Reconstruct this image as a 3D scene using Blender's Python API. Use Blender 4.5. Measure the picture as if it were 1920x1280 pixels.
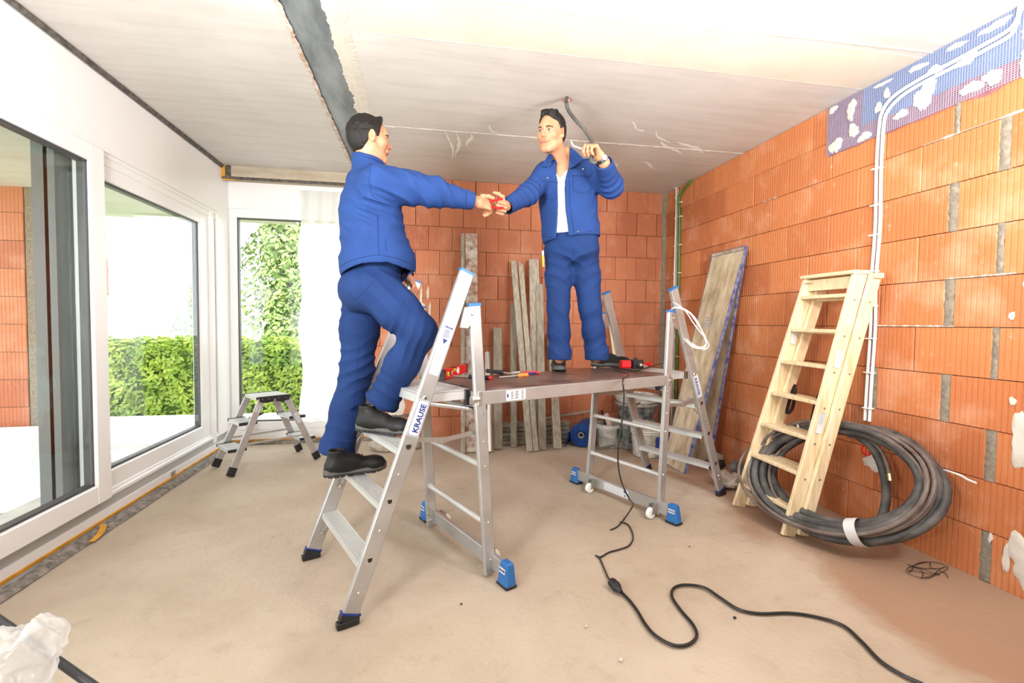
import bpy, bmesh, math, random
import numpy as np
from mathutils import Vector, Matrix, noise
from mathutils.bvhtree import BVHTree
random.seed(7); RNG = np.random.default_rng(11)
for o in list(bpy.data.objects): bpy.data.objects.remove(o)
SC = bpy.context.scene; COL = SC.collection
# ------------------------------------------------------------------ camera
FPX, YAW, PITCH, ROLL, CH = 888.9, 0.18577, -0.0387, 0.009508, 1.2435
_f = Vector((math.sin(YAW)*math.cos(PITCH), math.cos(YAW)*math.cos(PITCH), math.sin(PITCH)))
_r = Vector((math.cos(YAW), -math.sin(YAW), 0)); _u = _r.cross(_f)
_r2 = _r*math.cos(ROLL)+_u*math.sin(ROLL); _u2 = _r2.cross(_f)
CAM = Vector((0, 0, CH))
cd = bpy.data.cameras.new('camera'); cd.sensor_width = 36; cd.lens = FPX/1920*36; cd.clip_start = .02; cd.clip_end = 300
co = bpy.data.objects.new('camera', cd); COL.objects.link(co)
mr = Matrix((_r2, _u2, -_f)).transposed().to_4x4(); mr.translation = CAM; co.matrix_world = mr
SC.camera = co
# ------------------------------------------------------------------ world, sun, flash heads, exposure
W = bpy.data.worlds.new('sky'); SC.world = W; W.use_nodes = True
wn = W.node_tree; wn.nodes['Background'].inputs[0].default_value = (.93, .96, 1, 1); wn.nodes['Background'].inputs[1].default_value = 5.5
def light(name, kind, loc, energy, color=(1, 1, 1), target=None, size=.3, size_y=None):
    l = bpy.data.lights.new(name, kind); l.energy = energy; l.color = color
    if kind == 'AREA':
        l.size = size
        if size_y: l.shape = 'RECTANGLE'; l.size_y = size_y
    if kind == 'SUN': l.angle = math.radians(1.0)
    o = bpy.data.objects.new(name, l); COL.objects.link(o); o.location = loc
    if target is not None:
        o.rotation_euler = (Vector(target)-Vector(loc)).to_track_quat('-Z', 'Y').to_euler()
    return o
light('sun', 'SUN', (0, -5, 9), 7.0, (1, .97, .90), (-3.2, 6, 0))
light('flash_left', 'AREA', (-1.25, .15, 1.25), 44, (1, .985, .96), (1.6, 4.0, 2.1), .35)
light('flash_right', 'AREA', (2.0, .45, 2.0), 42, (1, .985, .96), (1.6, 4.2, 1.7), .35)
light('bounce_flash_left', 'AREA', (-.9, .5, 1.75), 120, (1, .99, .97), (-.7, 1.6, 2.9), .4)
light('bounce_flash_right', 'AREA', (1.4, .65, 1.85), 86, (1, .99, .97), (1.6, 1.7, 2.9), .4)
vs = SC.view_settings; SC.display_settings.display_device = 'sRGB'
vs.view_transform = 'Standard'; vs.look = 'None'; vs.gamma = 1; vs.use_curve_mapping = False; vs.exposure = -0.1
# ------------------------------------------------------------------ photo measurements -> points of the room
def ray(x, y): return _f + _r2*((x-960)/FPX) + _u2*((640-y)/FPX)
def at(x, y, ax, v):
    d = ray(x, y); t = (v-CAM[ax])/d[ax]; return CAM+d*t
FW = Vector((math.sin(YAW), math.cos(YAW), 0)); RW = Vector((math.cos(YAW), -math.sin(YAW), 0)); ZU = Vector((0, 0, 1))
def px(x, y, d):
    r = ray(x, y); return CAM + r*(d/r.dot(FW))
SA = math.atan2(.41, .912); SO = Vector((.385, 2.166, 0))
SU = Vector((math.cos(SA), math.sin(SA), 0)); SV = Vector((-math.sin(SA), math.cos(SA), 0))
def loc(u, v, z): return SO+SU*u+SV*v+ZU*z
# ------------------------------------------------------------------ materials
def rgb(h):
    h = h.lstrip('#'); c = [int(h[i:i+2], 16)/255 for i in (0, 2, 4)]
    return tuple(x/12.92 if x <= .04045 else ((x+.055)/1.055)**2.4 for x in c)
class NT:
    def __init__(s, name):
        s.m = bpy.data.materials.new(name); s.m.use_nodes = True; s.t = s.m.node_tree; s.b = s.t.nodes['Principled BSDF']
    def n(s, kind, **kw):
        nd = s.t.nodes.new(kind)
        for k, v in kw.items():
            if k.startswith('i_'):
                key = k[2:]; key = int(key) if key.isdigit() else key.replace('_', ' ')
                nd.inputs[key].default_value = v
            else: setattr(nd, k, v)
        return nd
    def l(s, a, b): s.t.links.new(a, b)
    def ramp(s, src, stops, interp='LINEAR'):
        r = s.n('ShaderNodeValToRGB'); r.color_ramp.interpolation = interp; e = r.color_ramp.elements
        while len(e) < len(stops): e.new(.5)
        for i, (p, c) in enumerate(stops):
            e[i].position = p; e[i].color = (*c, 1) if len(c) == 3 else c
        s.l(src, r.inputs[0]); return r.outputs[0]
    def noise(s, co, scale, detail=4, rough=.6, dist=0):
        nd = s.n('ShaderNodeTexNoise'); nd.inputs['Scale'].default_value = scale; nd.inputs['Detail'].default_value = detail
        nd.inputs['Roughness'].default_value = rough; nd.inputs['Distortion'].default_value = dist
        if co is not None: s.l(co, nd.inputs['Vector'])
        return nd.outputs[0]
    def coord(s, kind='Object', scale=None):
        tc = s.n('ShaderNodeTexCoord'); o = tc.outputs[kind]
        if scale:
            mp = s.n('ShaderNodeMapping'); mp.inputs['Scale'].default_value = scale; s.l(o, mp.inputs[0]); o = mp.outputs[0]
        return o
    def mix(s, f, a, b, mode='MIX'):
        m = s.n('ShaderNodeMix', data_type='RGBA', blend_type=mode)
        for v, i in ((f, 0), (a, 6), (b, 7)):
            if isinstance(v, (int, float)): m.inputs[i].default_value = v
            elif isinstance(v, tuple): m.inputs[i].default_value = (*v, 1) if len(v) == 3 else v
            else: s.l(v, m.inputs[i])
        return m.outputs[2]
    def math(s, op, a, b=None):
        m = s.n('ShaderNodeMath', operation=op)
        for v, i in ((a, 0), (b, 1)):
            if v is None: continue
            if isinstance(v, (int, float)): m.inputs[i].default_value = v
            else: s.l(v, m.inputs[i])
        return m.outputs[0]
    def bump(s, h, strength, dist=.01):
        b = s.n('ShaderNodeBump'); b.inputs['Strength'].default_value = strength; b.inputs['Distance'].default_value = dist
        s.l(h, b.inputs['Height']); s.l(b.outputs[0], s.b.inputs['Normal'])
    def geo_pos(s, scale=None):
        g = s.n('ShaderNodeNewGeometry'); o = g.outputs['Position']
        if scale:
            mp = s.n('ShaderNodeMapping'); mp.inputs['Scale'].default_value = scale; s.l(o, mp.inputs[0]); o = mp.outputs[0]
        return o
def mat(name, c, rough=.6, metal=0, var=.0, vscale=8, bump=0, bscale=60, stretch=None, c2=None, spec=None, trans=0, alpha=1, sheen=0, pos=False):
    m = NT(name); c = rgb(c) if isinstance(c, str) else c
    m.b.inputs['Roughness'].default_value = rough; m.b.inputs['Metallic'].default_value = metal
    if spec is not None: m.b.inputs['Specular IOR Level'].default_value = spec
    if trans: m.b.inputs['Transmission Weight'].default_value = trans
    if alpha < 1: m.b.inputs['Alpha'].default_value = alpha
    if sheen: m.b.inputs['Sheen Weight'].default_value = sheen
    co = m.geo_pos(stretch) if pos else m.coord('Object', stretch)
    if var or c2:
        c2 = (rgb(c2) if isinstance(c2, str) else c2) if c2 else tuple(x*(1-var) for x in c)
        n = m.noise(co, vscale, 5, .6)
        m.l(m.ramp(n, [(.35, c), (.68, c2)]), m.b.inputs['Base Color'])
    else: m.b.inputs['Base Color'].default_value = (*c, 1)
    if bump: m.bump(m.noise(co, bscale, 4, .6), bump, .005)
    return m.m
M = {}
M['alu'] = mat('brushed_aluminium', (.53, .525, .52), .38, .65, c2=(.43, .425, .415), vscale=6, bump=.05, bscale=90, stretch=(1, 1, 1))
M['alu_light'] = mat('ribbed_aluminium', (.64, .64, .63), .42, .5)
M['steel'] = mat('zinc_steel', (.5, .48, .45), .42, .9)
M['chrome'] = mat('bright_steel', (.78, .78, .78), .15, 1)
M['blue_plastic'] = mat('blue_plastic', rgb('#2467a8'), .4)
M['black_rubber'] = mat('black_rubber', (.012, .012, .013), .55)
M['black_plastic'] = mat('black_plastic', (.018, .018, .02), .35)
M['white_plastic'] = mat('white_plastic', (.82, .81, .78), .35)
M['white_frame'] = mat('white_window_plastic', (.86, .855, .85), .28)
M['groove_shade'] = mat('grey_groove_shade', (.42, .41, .39), .6)
M['yellow_tape'] = mat('yellow_foam_tape', rgb('#d99a22'), .6, var=.3, vscale=20)
M['dark_gasket'] = mat('dark_gasket', (.05, .05, .055), .5)
M['anthracite'] = mat('anthracite_outer_frame', (.13, .14, .14), .35)
M['insulation'] = mat('grey_edge_insulation', rgb('#9a9187'), .95, c2=rgb('#5c5753'), vscale=30, bump=.9, bscale=70, pos=True)
M['sticker'] = mat('white_sticker', (.62, .62, .63), .5)
M['ink_blue'] = mat('blue_print', rgb('#16327f'), .5)
M['ink_grey'] = mat('grey_print', (.3, .32, .38), .5)
M['ink_black'] = mat('black_print', (.03, .03, .03), .5)
M['ink_white'] = mat('white_print', (.9, .9, .9), .5)
M['red'] = mat('red_plastic', rgb('#d3141a'), .35)
M['orange_plastic'] = mat('orange_clear_plastic', rgb('#e58a3a'), .25)
M['green_vial'] = mat('green_vial', rgb('#b4d334'), .15)
M['deck'] = mat('brown_phenolic_plywood', rgb('#4a342e'), .33, c2=rgb('#6d5a56'), vscale=5, bump=.05, bscale=200)
M['oldboard'] = mat('weathered_grey_board', rgb('#a39b8c'), .8, c2=rgb('#837b6e'), vscale=9, bump=.35, bscale=40, stretch=(3, 3, .6), pos=True)
M['palewood'] = mat('pale_plank', rgb('#b9b0a0'), .8, c2=rgb('#8f8778'), vscale=12, bump=.3, bscale=40, stretch=(4, 4, .5), pos=True)
M['stainboard'] = mat('plaster_stained_board', rgb('#d8d2c8'), .85, c2=rgb('#8d5337'), vscale=13, bump=.4, bscale=40, pos=True)
M['galv'] = mat('galvanised_profile', (.75, .74, .72), .3, .8)
M['filler'] = mat('white_filler', (.85, .84, .82), .8)
M['darkseam'] = mat('dark_ceiling_seam', rgb('#6f6861'), .95, c2=rgb('#3b3734'), vscale=30, bump=.9, bscale=70, pos=True)
M['pine'] = None
M['formwood'] = mat('formwork_face', rgb('#cfc0a6'), .75, c2=rgb('#9c8668'), vscale=5, bump=.15, bscale=60, stretch=(2.5, 2.5, .8), pos=True)
M['formedge'] = mat('blue_formwork_edge', rgb('#2c3a80'), .7, c2=rgb('#8a8a96'), vscale=24, bump=.4, bscale=60, pos=True)
M['hose'] = mat('dusty_black_hose', (.035, .035, .036), .6, c2=(.13, .12, .11), vscale=9, bump=.25, bscale=60, pos=True)
M['hosethin'] = mat('dusty_brown_hose', (.10, .065, .055), .6, c2=(.20, .17, .15), vscale=9, pos=True)
M['cable'] = mat('black_cable', (.014, .013, .013), .4)
M['whitecable'] = mat('white_cable', (.8, .79, .76), .4)
M['green_conduit'] = mat('green_conduit', rgb('#4f7a2e'), .5)
M['mortar'] = mat('grey_mortar', rgb('#938879'), .95, c2=rgb('#6f675b'), vscale=40, bump=.8, bscale=90, pos=True)
M['plaster'] = mat('white_plaster', rgb('#d6cfc4'), .9, var=.12, vscale=20, bump=.4, bscale=60, pos=True)
M['bluefilm'] = mat('blue_mesh_roll', rgb('#1552a8'), .55, c2=rgb('#0d3570'), vscale=40, bump=.6, bscale=200)
M['tub'] = mat('stained_white_bucket', rgb('#c9c5bb'), .55, c2=rgb('#8f8a7e'), vscale=14)
M['blacktub'] = mat('black_mortar_tub', (.02, .02, .02), .6, c2=(.25, .24, .22), vscale=22)
M['rag'] = mat('dirty_white_rag', rgb('#b5aa9a'), .9, var=.3, vscale=10)
M['skin'] = mat('skin', rgb('#c18a69'), .55, c2=rgb('#b17757'), vscale=14, bump=.03, bscale=180)
M['lips'] = mat('lips', rgb('#b9695a'), .45)
M['hair'] = mat('black_hair', (.008, .006, .005), .5, spec=.3, bump=.8, bscale=60, stretch=(6, 1, 1))
M['brow'] = mat('eyebrow', (.02, .014, .011), .7)
M['eyewhite'] = mat('eye_white', (.5, .47, .45), .2)
M['iris'] = mat('iris', (.03, .015, .008), .15)
def cloth(name, c, c2):
    m = NT(name); co = m.coord('Object'); m.b.inputs['Roughness'].default_value = .82; m.b.inputs['Specular IOR Level'].default_value = .2
    m.l(m.ramp(m.noise(co, 7, 4), [(.35, rgb(c)), (.7, rgb(c2))]), m.b.inputs['Base Color'])
    w = m.n('ShaderNodeTexWave', wave_type='BANDS', bands_direction='DIAGONAL'); w.inputs['Scale'].default_value = 260; m.l(co, w.inputs[0])
    h = m.math('ADD', m.math('MULTIPLY', w.outputs[1], .12), m.noise(m.coord('Object', (1, 1, .6)), 16, 3)); m.bump(h, .22, .01); return m.m
M['jacket'] = cloth('blue_work_jacket_cloth', '#233f78', '#1f386c')
M['trousers'] = cloth('blue_work_trouser_cloth', '#1b3465', '#182d5a')
M['shirt'] = mat('white_tshirt', (.82, .82, .83), .8, bump=.2, bscale=14)
M['print_grey'] = mat('grey_shirt_print', (.34, .35, .38), .8)
M['shoe'] = mat('black_leather', (.008, .0075, .0075), .5, spec=.3, bump=.15, bscale=120)
M['sole'] = mat('grey_rubber_sole', (.085, .08, .075), .7)
M['soleblack'] = mat('black_rubber_sole', (.015, .014, .014), .7)
M['leaf'] = mat('hedge_leaf', rgb('#b9cc4e'), .5, c2=rgb('#6f9430'), vscale=2.2, pos=True)
M['leafdark'] = mat('tree_leaf', rgb('#9fb468'), .5, c2=rgb('#5f7a3a'), vscale=2, pos=True)
M['leafcore'] = mat('hedge_core', rgb('#3f5a22'), .9)
M['bark'] = mat('bark', rgb('#5f4a35'), .9)
M['styro'] = mat('white_foam_block', (.86, .85, .83), .8, bump=.2, bscale=60)
M['render'] = mat('pale_house_render', (.85, .84, .8), .8)
M['rooftile'] = mat('red_roof_tile', rgb('#c9705a'), .8, var=.3, vscale=12)
M['grass'] = mat('grass', rgb('#a9b96a'), .9, c2=rgb('#7c9048'), vscale=6)
M['paving'] = mat('outdoor_paving', (.6, .57, .52), .9, var=.2, vscale=5)
def pine(name, sc):
    m = NT(name); co = m.coord('Object', sc); n = m.noise(co, 3, 3, .5, 1.5)
    m.l(m.ramp(n, [(.3, rgb('#e4d3b2')), (.55, rgb('#d9c39c')), (.75, rgb('#c9ac80'))]), m.b.inputs['Base Color']); m.b.inputs['Roughness'].default_value = .5
    return m.m
M['pine'] = pine('pine_wood', (9, 9, 1.2)); M['pine_x'] = pine('pine_wood_across', (1.2, 9, 9))
def glass(name, tint, rough=0.0):
    m = NT(name); t = m.t; t.nodes.remove(m.b); out = t.nodes['Material Output']
    tr = m.n('ShaderNodeBsdfTransparent'); tr.inputs[0].default_value = (*tint, 1)
    gl = m.n('ShaderNodeBsdfGlossy'); gl.inputs['Roughness'].default_value = rough
    fr = m.n('ShaderNodeFresnel'); fr.inputs[0].default_value = 1.5
    mx = m.n('ShaderNodeMixShader'); gm = m.n('ShaderNodeNewGeometry'); k = m.math('MULTIPLY', fr.outputs[0], m.math('SUBTRACT', 1.0, gm.outputs['Backfacing'])); m.l(k, mx.inputs[0]); m.l(tr.outputs[0], mx.inputs[1]); m.l(gl.outputs[0], mx.inputs[2]); m.l(mx.outputs[0], out.inputs[0]); return m.m
M['glass'] = glass('window_glass', (.97, .98, .98))
def film(name, col, fac):
    m = NT(name); t = m.t; t.nodes.remove(m.b); out = t.nodes['Material Output']
    tr = m.n('ShaderNodeBsdfTransparent'); df = m.n('ShaderNodeBsdfTranslucent'); df.inputs[0].default_value = (*col, 1)
    d2 = m.n('ShaderNodeBsdfDiffuse'); d2.inputs[0].default_value = (*col, 1); gl = m.n('ShaderNodeBsdfGlossy'); gl.inputs['Roughness'].default_value = .25
    a = m.n('ShaderNodeMixShader'); a.inputs[0].default_value = .35; m.l(df.outputs[0], a.inputs[1]); m.l(d2.outputs[0], a.inputs[2])
    b = m.n('ShaderNodeMixShader'); b.inputs[0].default_value = .12; m.l(a.outputs[0], b.inputs[1]); m.l(gl.outputs[0], b.inputs[2])
    c = m.n('ShaderNodeMixShader'); c.inputs[0].default_value = fac; m.l(tr.outputs[0], c.inputs[1]); m.l(b.outputs[0], c.inputs[2]); m.l(c.outputs[0], out.inputs[0]); return m.m
M['sheet'] = film('translucent_plastic_sheet', (.95, .96, .94), .80)
M['bag'] = film('thin_plastic_bag', (.8, .79, .78), .5)
def brickmat(name, c1, c2, c3, dust):
    m = NT(name); co = m.coord('Object'); oi = m.n('ShaderNodeObjectInfo'); r = oi.outputs['Random']
    base = m.ramp(r, [(0, rgb(c1)), (.5, rgb(c2)), (1, rgb(c3))])
    pos = m.geo_pos(); n = m.noise(pos, 3.2, 5, .6); n2 = m.noise(pos, 14, 4, .7)
    c = m.mix(m.ramp(n, [(.52, (0, 0, 0)), (.72, (.5*dust, .5*dust, .5*dust))]), base, rgb('#dfa98a'))
    c = m.mix(m.ramp(n2, [(.62, (0, 0, 0)), (.75, (.35*dust, .35*dust, .35*dust))]), c, rgb('#e9d0bd'))
    c = m.mix(m.ramp(m.noise(pos, 1.7, 3), [(.3, (.16, .16, .16)), (.6, (0, 0, 0))]), c, rgb('#9c4a24'))
    m.l(c, m.b.inputs['Base Color']); m.b.inputs['Roughness'].default_value = .62
    m.bump(m.noise(m.geo_pos((1, 1, 6)), 70, 4, .7), .25, .004); return m.m
M['brick'] = brickmat('orange_clay_block', '#b66c4a', '#c07752', '#ad6343', .8)
M['brick_r'] = brickmat('orange_ribbed_block', '#bb6f42', '#c77c4c', '#b0653b', 1.1)
def floormat():
    m = NT('sand_screed'); pos = m.geo_pos(); n = m.noise(pos, 1.1, 6, .6, .3); n2 = m.noise(pos, 9, 5, .7)
    c = m.ramp(n, [(.3, rgb('#c2b3a1')), (.5, rgb('#b6a693')), (.7, rgb('#a89783'))])
    c = m.mix(m.ramp(n2, [(.55, (0, 0, 0)), (.75, (.35, .35, .35))]), c, rgb('#8f7f6d'))
    sep = m.n('ShaderNodeSeparateXYZ'); m.l(pos, sep.inputs[0])
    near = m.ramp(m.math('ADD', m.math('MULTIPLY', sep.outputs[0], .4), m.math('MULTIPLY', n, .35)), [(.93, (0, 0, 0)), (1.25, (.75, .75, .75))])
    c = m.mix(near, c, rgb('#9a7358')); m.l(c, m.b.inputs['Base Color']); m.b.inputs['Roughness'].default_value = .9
    h = m.math('ADD', m.noise(pos, 45, 6, .7), m.math('MULTIPLY', m.noise(pos, 6, 3), 1.5)); m.bump(h, .5, .006); return m.m
M['floor'] = floormat()
def ceilmat():
    m = NT('shuttered_concrete'); pos = m.geo_pos(); st = m.geo_pos((.5, 5, 1))
    n = m.noise(pos, .9, 5, .6); n2 = m.noise(st, 3, 5, .65)
    c = m.ramp(n, [(.3, rgb('#d6d2ce')), (.7, rgb('#c3beb9'))]); c = m.mix(m.ramp(n2, [(.45, (0, 0, 0)), (.75, (.4, .4, .4))]), c, rgb('#aca59f'))
    v = m.noise(m.geo_pos((5, .7, 1)), 1.6, 5, .8, .4); c = m.mix(m.ramp(v, [(.66, (0, 0, 0)), (.74, (.5, .5, .5))]), c, rgb('#e6e3df'))
    m.l(c, m.b.inputs['Base Color']); m.b.inputs['Roughness'].default_value = .6
    m.bump(m.noise(st, 20, 4), .12, .004); return m.m
M['ceiling'] = ceilmat()
M['ceiling_tan'] = mat('tan_concrete', rgb('#dbd0c2'), .7, c2=rgb('#d0c5b6'), vscale=3, bump=.1, bscale=30, pos=True)
M['beamconc'] = mat('beam_concrete', rgb('#bdb09c'), .75, c2=rgb('#a3957f'), vscale=5, bump=.2, bscale=40, stretch=(.6, 1, 3), pos=True)
M['steelbeam'] = mat('bare_steel_flange', rgb('#8f9498'), .42, .3, c2=rgb('#5d6168'), vscale=3, bump=.1, bscale=30, stretch=(3, .7, 1), pos=True)
M['rust'] = mat('rust_edge', rgb('#b09482'), .9, c2=rgb('#dcd6cf'), vscale=20, pos=True)
# ------------------------------------------------------------------ mesh helpers
class MB:
    """collects solids; build() links them as ONE mesh object"""
    def __init__(s): s.v = []; s.f = []; s.m = []; s.k = 0
    def add(s, vs, fs, mi=0):
        o = len(s.v); s.v += [Vector(v) for v in vs]; s.f += [[i+o for i in f] for f in fs]; s.m += [mi]*len(fs); return s
    def box(s, lo, hi, mi=0, mx=None):
        x0, y0, z0 = lo; x1, y1, z1 = hi
        vs = [Vector(p) for p in ((x0, y0, z0), (x1, y0, z0), (x1, y1, z0), (x0, y1, z0), (x0, y0, z1), (x1, y0, z1), (x1, y1, z1), (x0, y1, z1))]
        if mx: vs = [mx @ v for v in vs]
        return s.add(vs, [(0, 3, 2, 1), (4, 5, 6, 7), (0, 1, 5, 4), (1, 2, 6, 5), (2, 3, 7, 6), (3, 0, 4, 7)], mi)
    def bar(s, a, b, w, h, side, mi=0, ch=0):
        """box from a to b, w across 'side', h across the third direction; ch chamfers the long edges"""
        a, b = Vector(a), Vector(b); d = (b-a).normalized(); sd = Vector(side); sd = (sd-d*sd.dot(d)).normalized(); t = d.cross(sd)
        w /= 2; h /= 2
        if ch: prof = [(-w+ch, -h), (w-ch, -h), (w, -h+ch), (w, h-ch), (w-ch, h), (-w+ch, h), (-w, h-ch), (-w, -h+ch)]
        else: prof = [(-w, -h), (w, -h), (w, h), (-w, h)]
        n = len(prof); vs = [p+sd*x+t*y for p in (a, b) for x, y in prof]
        fs = [(i, (i+1) % n, n+(i+1) % n, n+i) for i in range(n)]+[tuple(range(n))[::-1], tuple(range(n, 2*n))]
        return s.add(vs, fs, mi)
    def prism(s, poly, off, mi=0):
        n = len(poly); off = Vector(off); poly = [Vector(p) for p in poly]
        fs = [(i, (i+1) % n, n+(i+1) % n, n+i) for i in range(n)]+[tuple(range(n))[::-1], tuple(range(n, 2*n))]
        return s.add(poly+[p+off for p in poly], fs, mi)
    def tube(s, pts, r, seg=8, mi=0, cap=True, closed=False):
        pts = [Vector(p) for p in pts]; n = len(pts); rr = r if isinstance(r, (list, tuple)) else [r]*n
        vs = []; T = []
        for i in range(n):
            a = pts[(i-1) % n] if (closed or i) else pts[i]; b = pts[(i+1) % n] if (closed or i < n-1) else pts[i]
            T.append((b-a).normalized())
        ref = Vector((0, 0, 1)) if abs(T[0].z) < .9 else Vector((1, 0, 0)); nn = T[0].cross(ref).normalized()
        for i in range(n):
            nn = (nn-T[i]*nn.dot(T[i])).normalized(); bb = T[i].cross(nn)
            vs += [pts[i]+(nn*math.cos(q*2*math.pi/seg)+bb*math.sin(q*2*math.pi/seg))*rr[i] for q in range(seg)]
        fs = []
        for i in range(n if closed else n-1):
            j = (i+1) % n
            fs += [(i*seg+q, i*seg+(q+1) % seg, j*seg+(q+1) % seg, j*seg+q) for q in range(seg)]
        if cap and not closed: fs += [tuple(range(seg))[::-1], tuple(range((n-1)*seg, n*seg))]
        return s.add(vs, fs, mi)
    def cyl(s, a, b, r, seg=16, mi=0, r2=None): return s.tube([a, b], [r, r if r2 is None else r2], seg, mi)
    def lathe(s, c, prof, seg=24, mi=0, ax=(0, 0, 1), open_=False):
        ax = Vector(ax).normalized(); ref = Vector((1, 0, 0)) if abs(ax.x) < .9 else Vector((0, 1, 0)); p = ax.cross(ref).normalized(); q = ax.cross(p); c = Vector(c)
        vs = [c+ax*h+(p*math.cos(k*2*math.pi/seg)+q*math.sin(k*2*math.pi/seg))*r for r, h in prof for k in range(seg)]; n = len(prof)
        fs = [(i*seg+k, i*seg+(k+1) % seg, (i+1)*seg+(k+1) % seg, (i+1)*seg+k) for i in range(n-1) for k in range(seg)]
        if not open_: fs += [tuple(range(seg))[::-1], tuple(range((n-1)*seg, n*seg))]
        return s.add(vs, fs, mi)
    def build(s, name, m, parent=None, smooth=False, bevel=0, origin=None):
        me = bpy.data.meshes.new(name); o3 = Vector(origin) if origin is not None else Vector((0, 0, 0))
        me.from_pydata([tuple(v-o3) for v in s.v], [], s.f); ms = m if isinstance(m, (list, tuple)) else [m]
        for x in ms: me.materials.append(x)
        for p, i in zip(me.polygons, s.m): p.material_index = min(i, len(ms)-1)
        me.validate()
        bm = bmesh.new(); bm.from_mesh(me); bmesh.ops.recalc_face_normals(bm, faces=bm.faces)
        if bevel: bmesh.ops.bevel(bm, geom=[e for e in bm.edges if len(e.link_faces) == 2 and e.calc_face_angle(0) > .6], offset=bevel, segments=1, affect='EDGES', clamp_overlap=True)
        bm.to_mesh(me); bm.free()
        if smooth:
            me.polygons.foreach_set('use_smooth', [True]*len(me.polygons))
            try: me.set_sharp_from_angle(angle=math.radians(38))
            except Exception: pass
        return link(name, me, parent, o3)
def link(name, me, parent=None, location=None):
    o = bpy.data.objects.new(name, me); COL.objects.link(o)
    if location is not None: o.location = location
    if parent is not None:
        o.parent = parent; o.matrix_parent_inverse = Matrix.Identity(4)
        if location is not None: o.location = parent_inv(parent) @ Vector(location)
        else: o.matrix_basis = parent_inv(parent)
    if parent is not None and location is not None:
        o.matrix_basis = parent_inv(parent) @ Matrix.Translation(Vector(location))
    return o
def wm(o):
    m = o.matrix_basis.copy()
    return wm(o.parent) @ m if o.parent else m
def parent_inv(p): return wm(p).inverted()
def tag(o, label=None, cat=None, group=None, kind=None):
    if label: o['label'] = label
    if cat: o['category'] = cat
    if group: o['group'] = group
    if kind: o['kind'] = kind
    return o
def empty(name, location=(0, 0, 0), rz=0):
    o = bpy.data.objects.new(name, None); COL.objects.link(o); o.empty_display_size = .1; o.location = location; o.rotation_euler = (0, 0, rz); o.rotation_mode = 'XYZ'
    o.matrix_basis = Matrix.Translation(Vector(location)) @ Matrix.Rotation(rz, 4, 'Z'); return o
def local_part(mb, name, m, parent, **k):
    """the collected geometry is given in the parent's own coordinates"""
    o = mb.build(name, m, None, **k); o.parent = parent; o.matrix_parent_inverse = Matrix.Identity(4); return o
def copy_tree(o, parent=None):
    c = o.copy(); COL.objects.link(c); c.parent = parent
    for ch in list(o.children): copy_tree(ch, c)
    return c
def spline(pts, n=8, closed=False):
    P = [Vector(p) for p in pts]; out = []; N = len(P)
    for i in range(N if closed else N-1):
        g = (lambda k: P[k % N]) if closed else (lambda k: P[max(0, min(N-1, k))])
        a, b, c, d = g(i-1), g(i), g(i+1), g(i+2)
        for k in range(n):
            t = k/n; out.append(.5*((2*b)+(c-a)*t+(2*a-5*b+4*c-d)*t*t+(3*b-a-3*c+d)*t**3))
    if not closed: out.append(P[-1])
    return out
def text_mesh(txt, size, bold=True, extrude=.0006):
    cu = bpy.data.curves.new('lettering', 'FONT'); cu.body = txt; cu.size = size; cu.extrude = extrude; cu.resolution_u = 3
    if bold: cu.offset = size*.028
    cu.align_x = 'CENTER'; cu.align_y = 'CENTER'
    o = bpy.data.objects.new('lettering', cu); me = bpy.data.meshes.new_from_object(o); bpy.data.objects.remove(o); bpy.data.curves.remove(cu); return me
def text(name, txt, size, m, parent, frame, bold=True):
    """frame: matrix (in parent coordinates) whose x runs along the writing and z points off the surface"""
    me = text_mesh(txt, size, bold); me.materials.append(m); o = bpy.data.objects.new(name, me); COL.objects.link(o); o.parent = parent; o.matrix_basis = frame; return o
def frame(origin, xdir, zdir):
    z = Vector(zdir).normalized(); x = Vector(xdir); x = (x-z*x.dot(z)).normalized(); y = z.cross(x)
    m = Matrix((x, y, z)).transposed().to_4x4(); m.translation = Vector(origin); return m
# ================================================================== THE ROOM
XL, XR, YB, ZC, YF = -1.9, 2.72, 5.05, 2.733, -1.6
def struct(mb, name, m, parent=None, **k):
    o = mb.build(name, m, parent, **k)
    if parent is None: o['kind'] = 'structure'
    return o
# floor: a real, slightly uneven sheet of screed with two pour joints
def floor():
    nx, ny = 150, 200; x0, x1, y0, y1 = XL+.06, XR, YF, 5.2
    vs = []; fs = []
    for j in range(ny+1):
        for i in range(nx+1):
            x = x0+(x1-x0)*i/nx; y = y0+(y1-y0)*j/ny
            z = .004*noise.noise(Vector((x*2.2, y*2.2, 0)))-.004
            jd = abs(y-(2.47-.02*x)+.015*noise.noise(Vector((x*4, 0, 3)))); z -= .006*max(0, 1-jd/.03)*(.5+noise.noise(Vector((x*3, 1, 0))))
            vs.append((x, y, z))
    for j in range(ny):
        for i in range(nx): a = j*(nx+1)+i; fs.append((a, a+1, a+nx+2, a+nx+1))
    mb = MB().add(vs, fs); mb.box((x0-.5, y0, -.16), (x1+.3, y1+.3, -.02))
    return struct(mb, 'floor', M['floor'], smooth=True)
floor()
# pour joint in the screed and old filler ridge
def ridge(name, pts, w, m, seed):
    mb = MB(); r = random.Random(seed); P = spline(pts, 10); vs = []; fs = []
    for i, q in enumerate(P):
        a = w*(.5+r.random()); b = w*(.5+r.random()); d = (P[min(i+1, len(P)-1)]-P[max(i-1, 0)]).normalized(); n = Vector((-d.y, d.x, 0))
        vs += [q+n*a, q+ZU*(.002+.002*r.random()), q-n*b]
    for i in range(len(P)-1):
        k = i*3; fs += [(k, k+1, k+4, k+3), (k+1, k+2, k+5, k+4)]
    o = mb.add(vs, fs).build(name, m, None, smooth=True); tag(o, kind='structure'); return o
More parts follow.
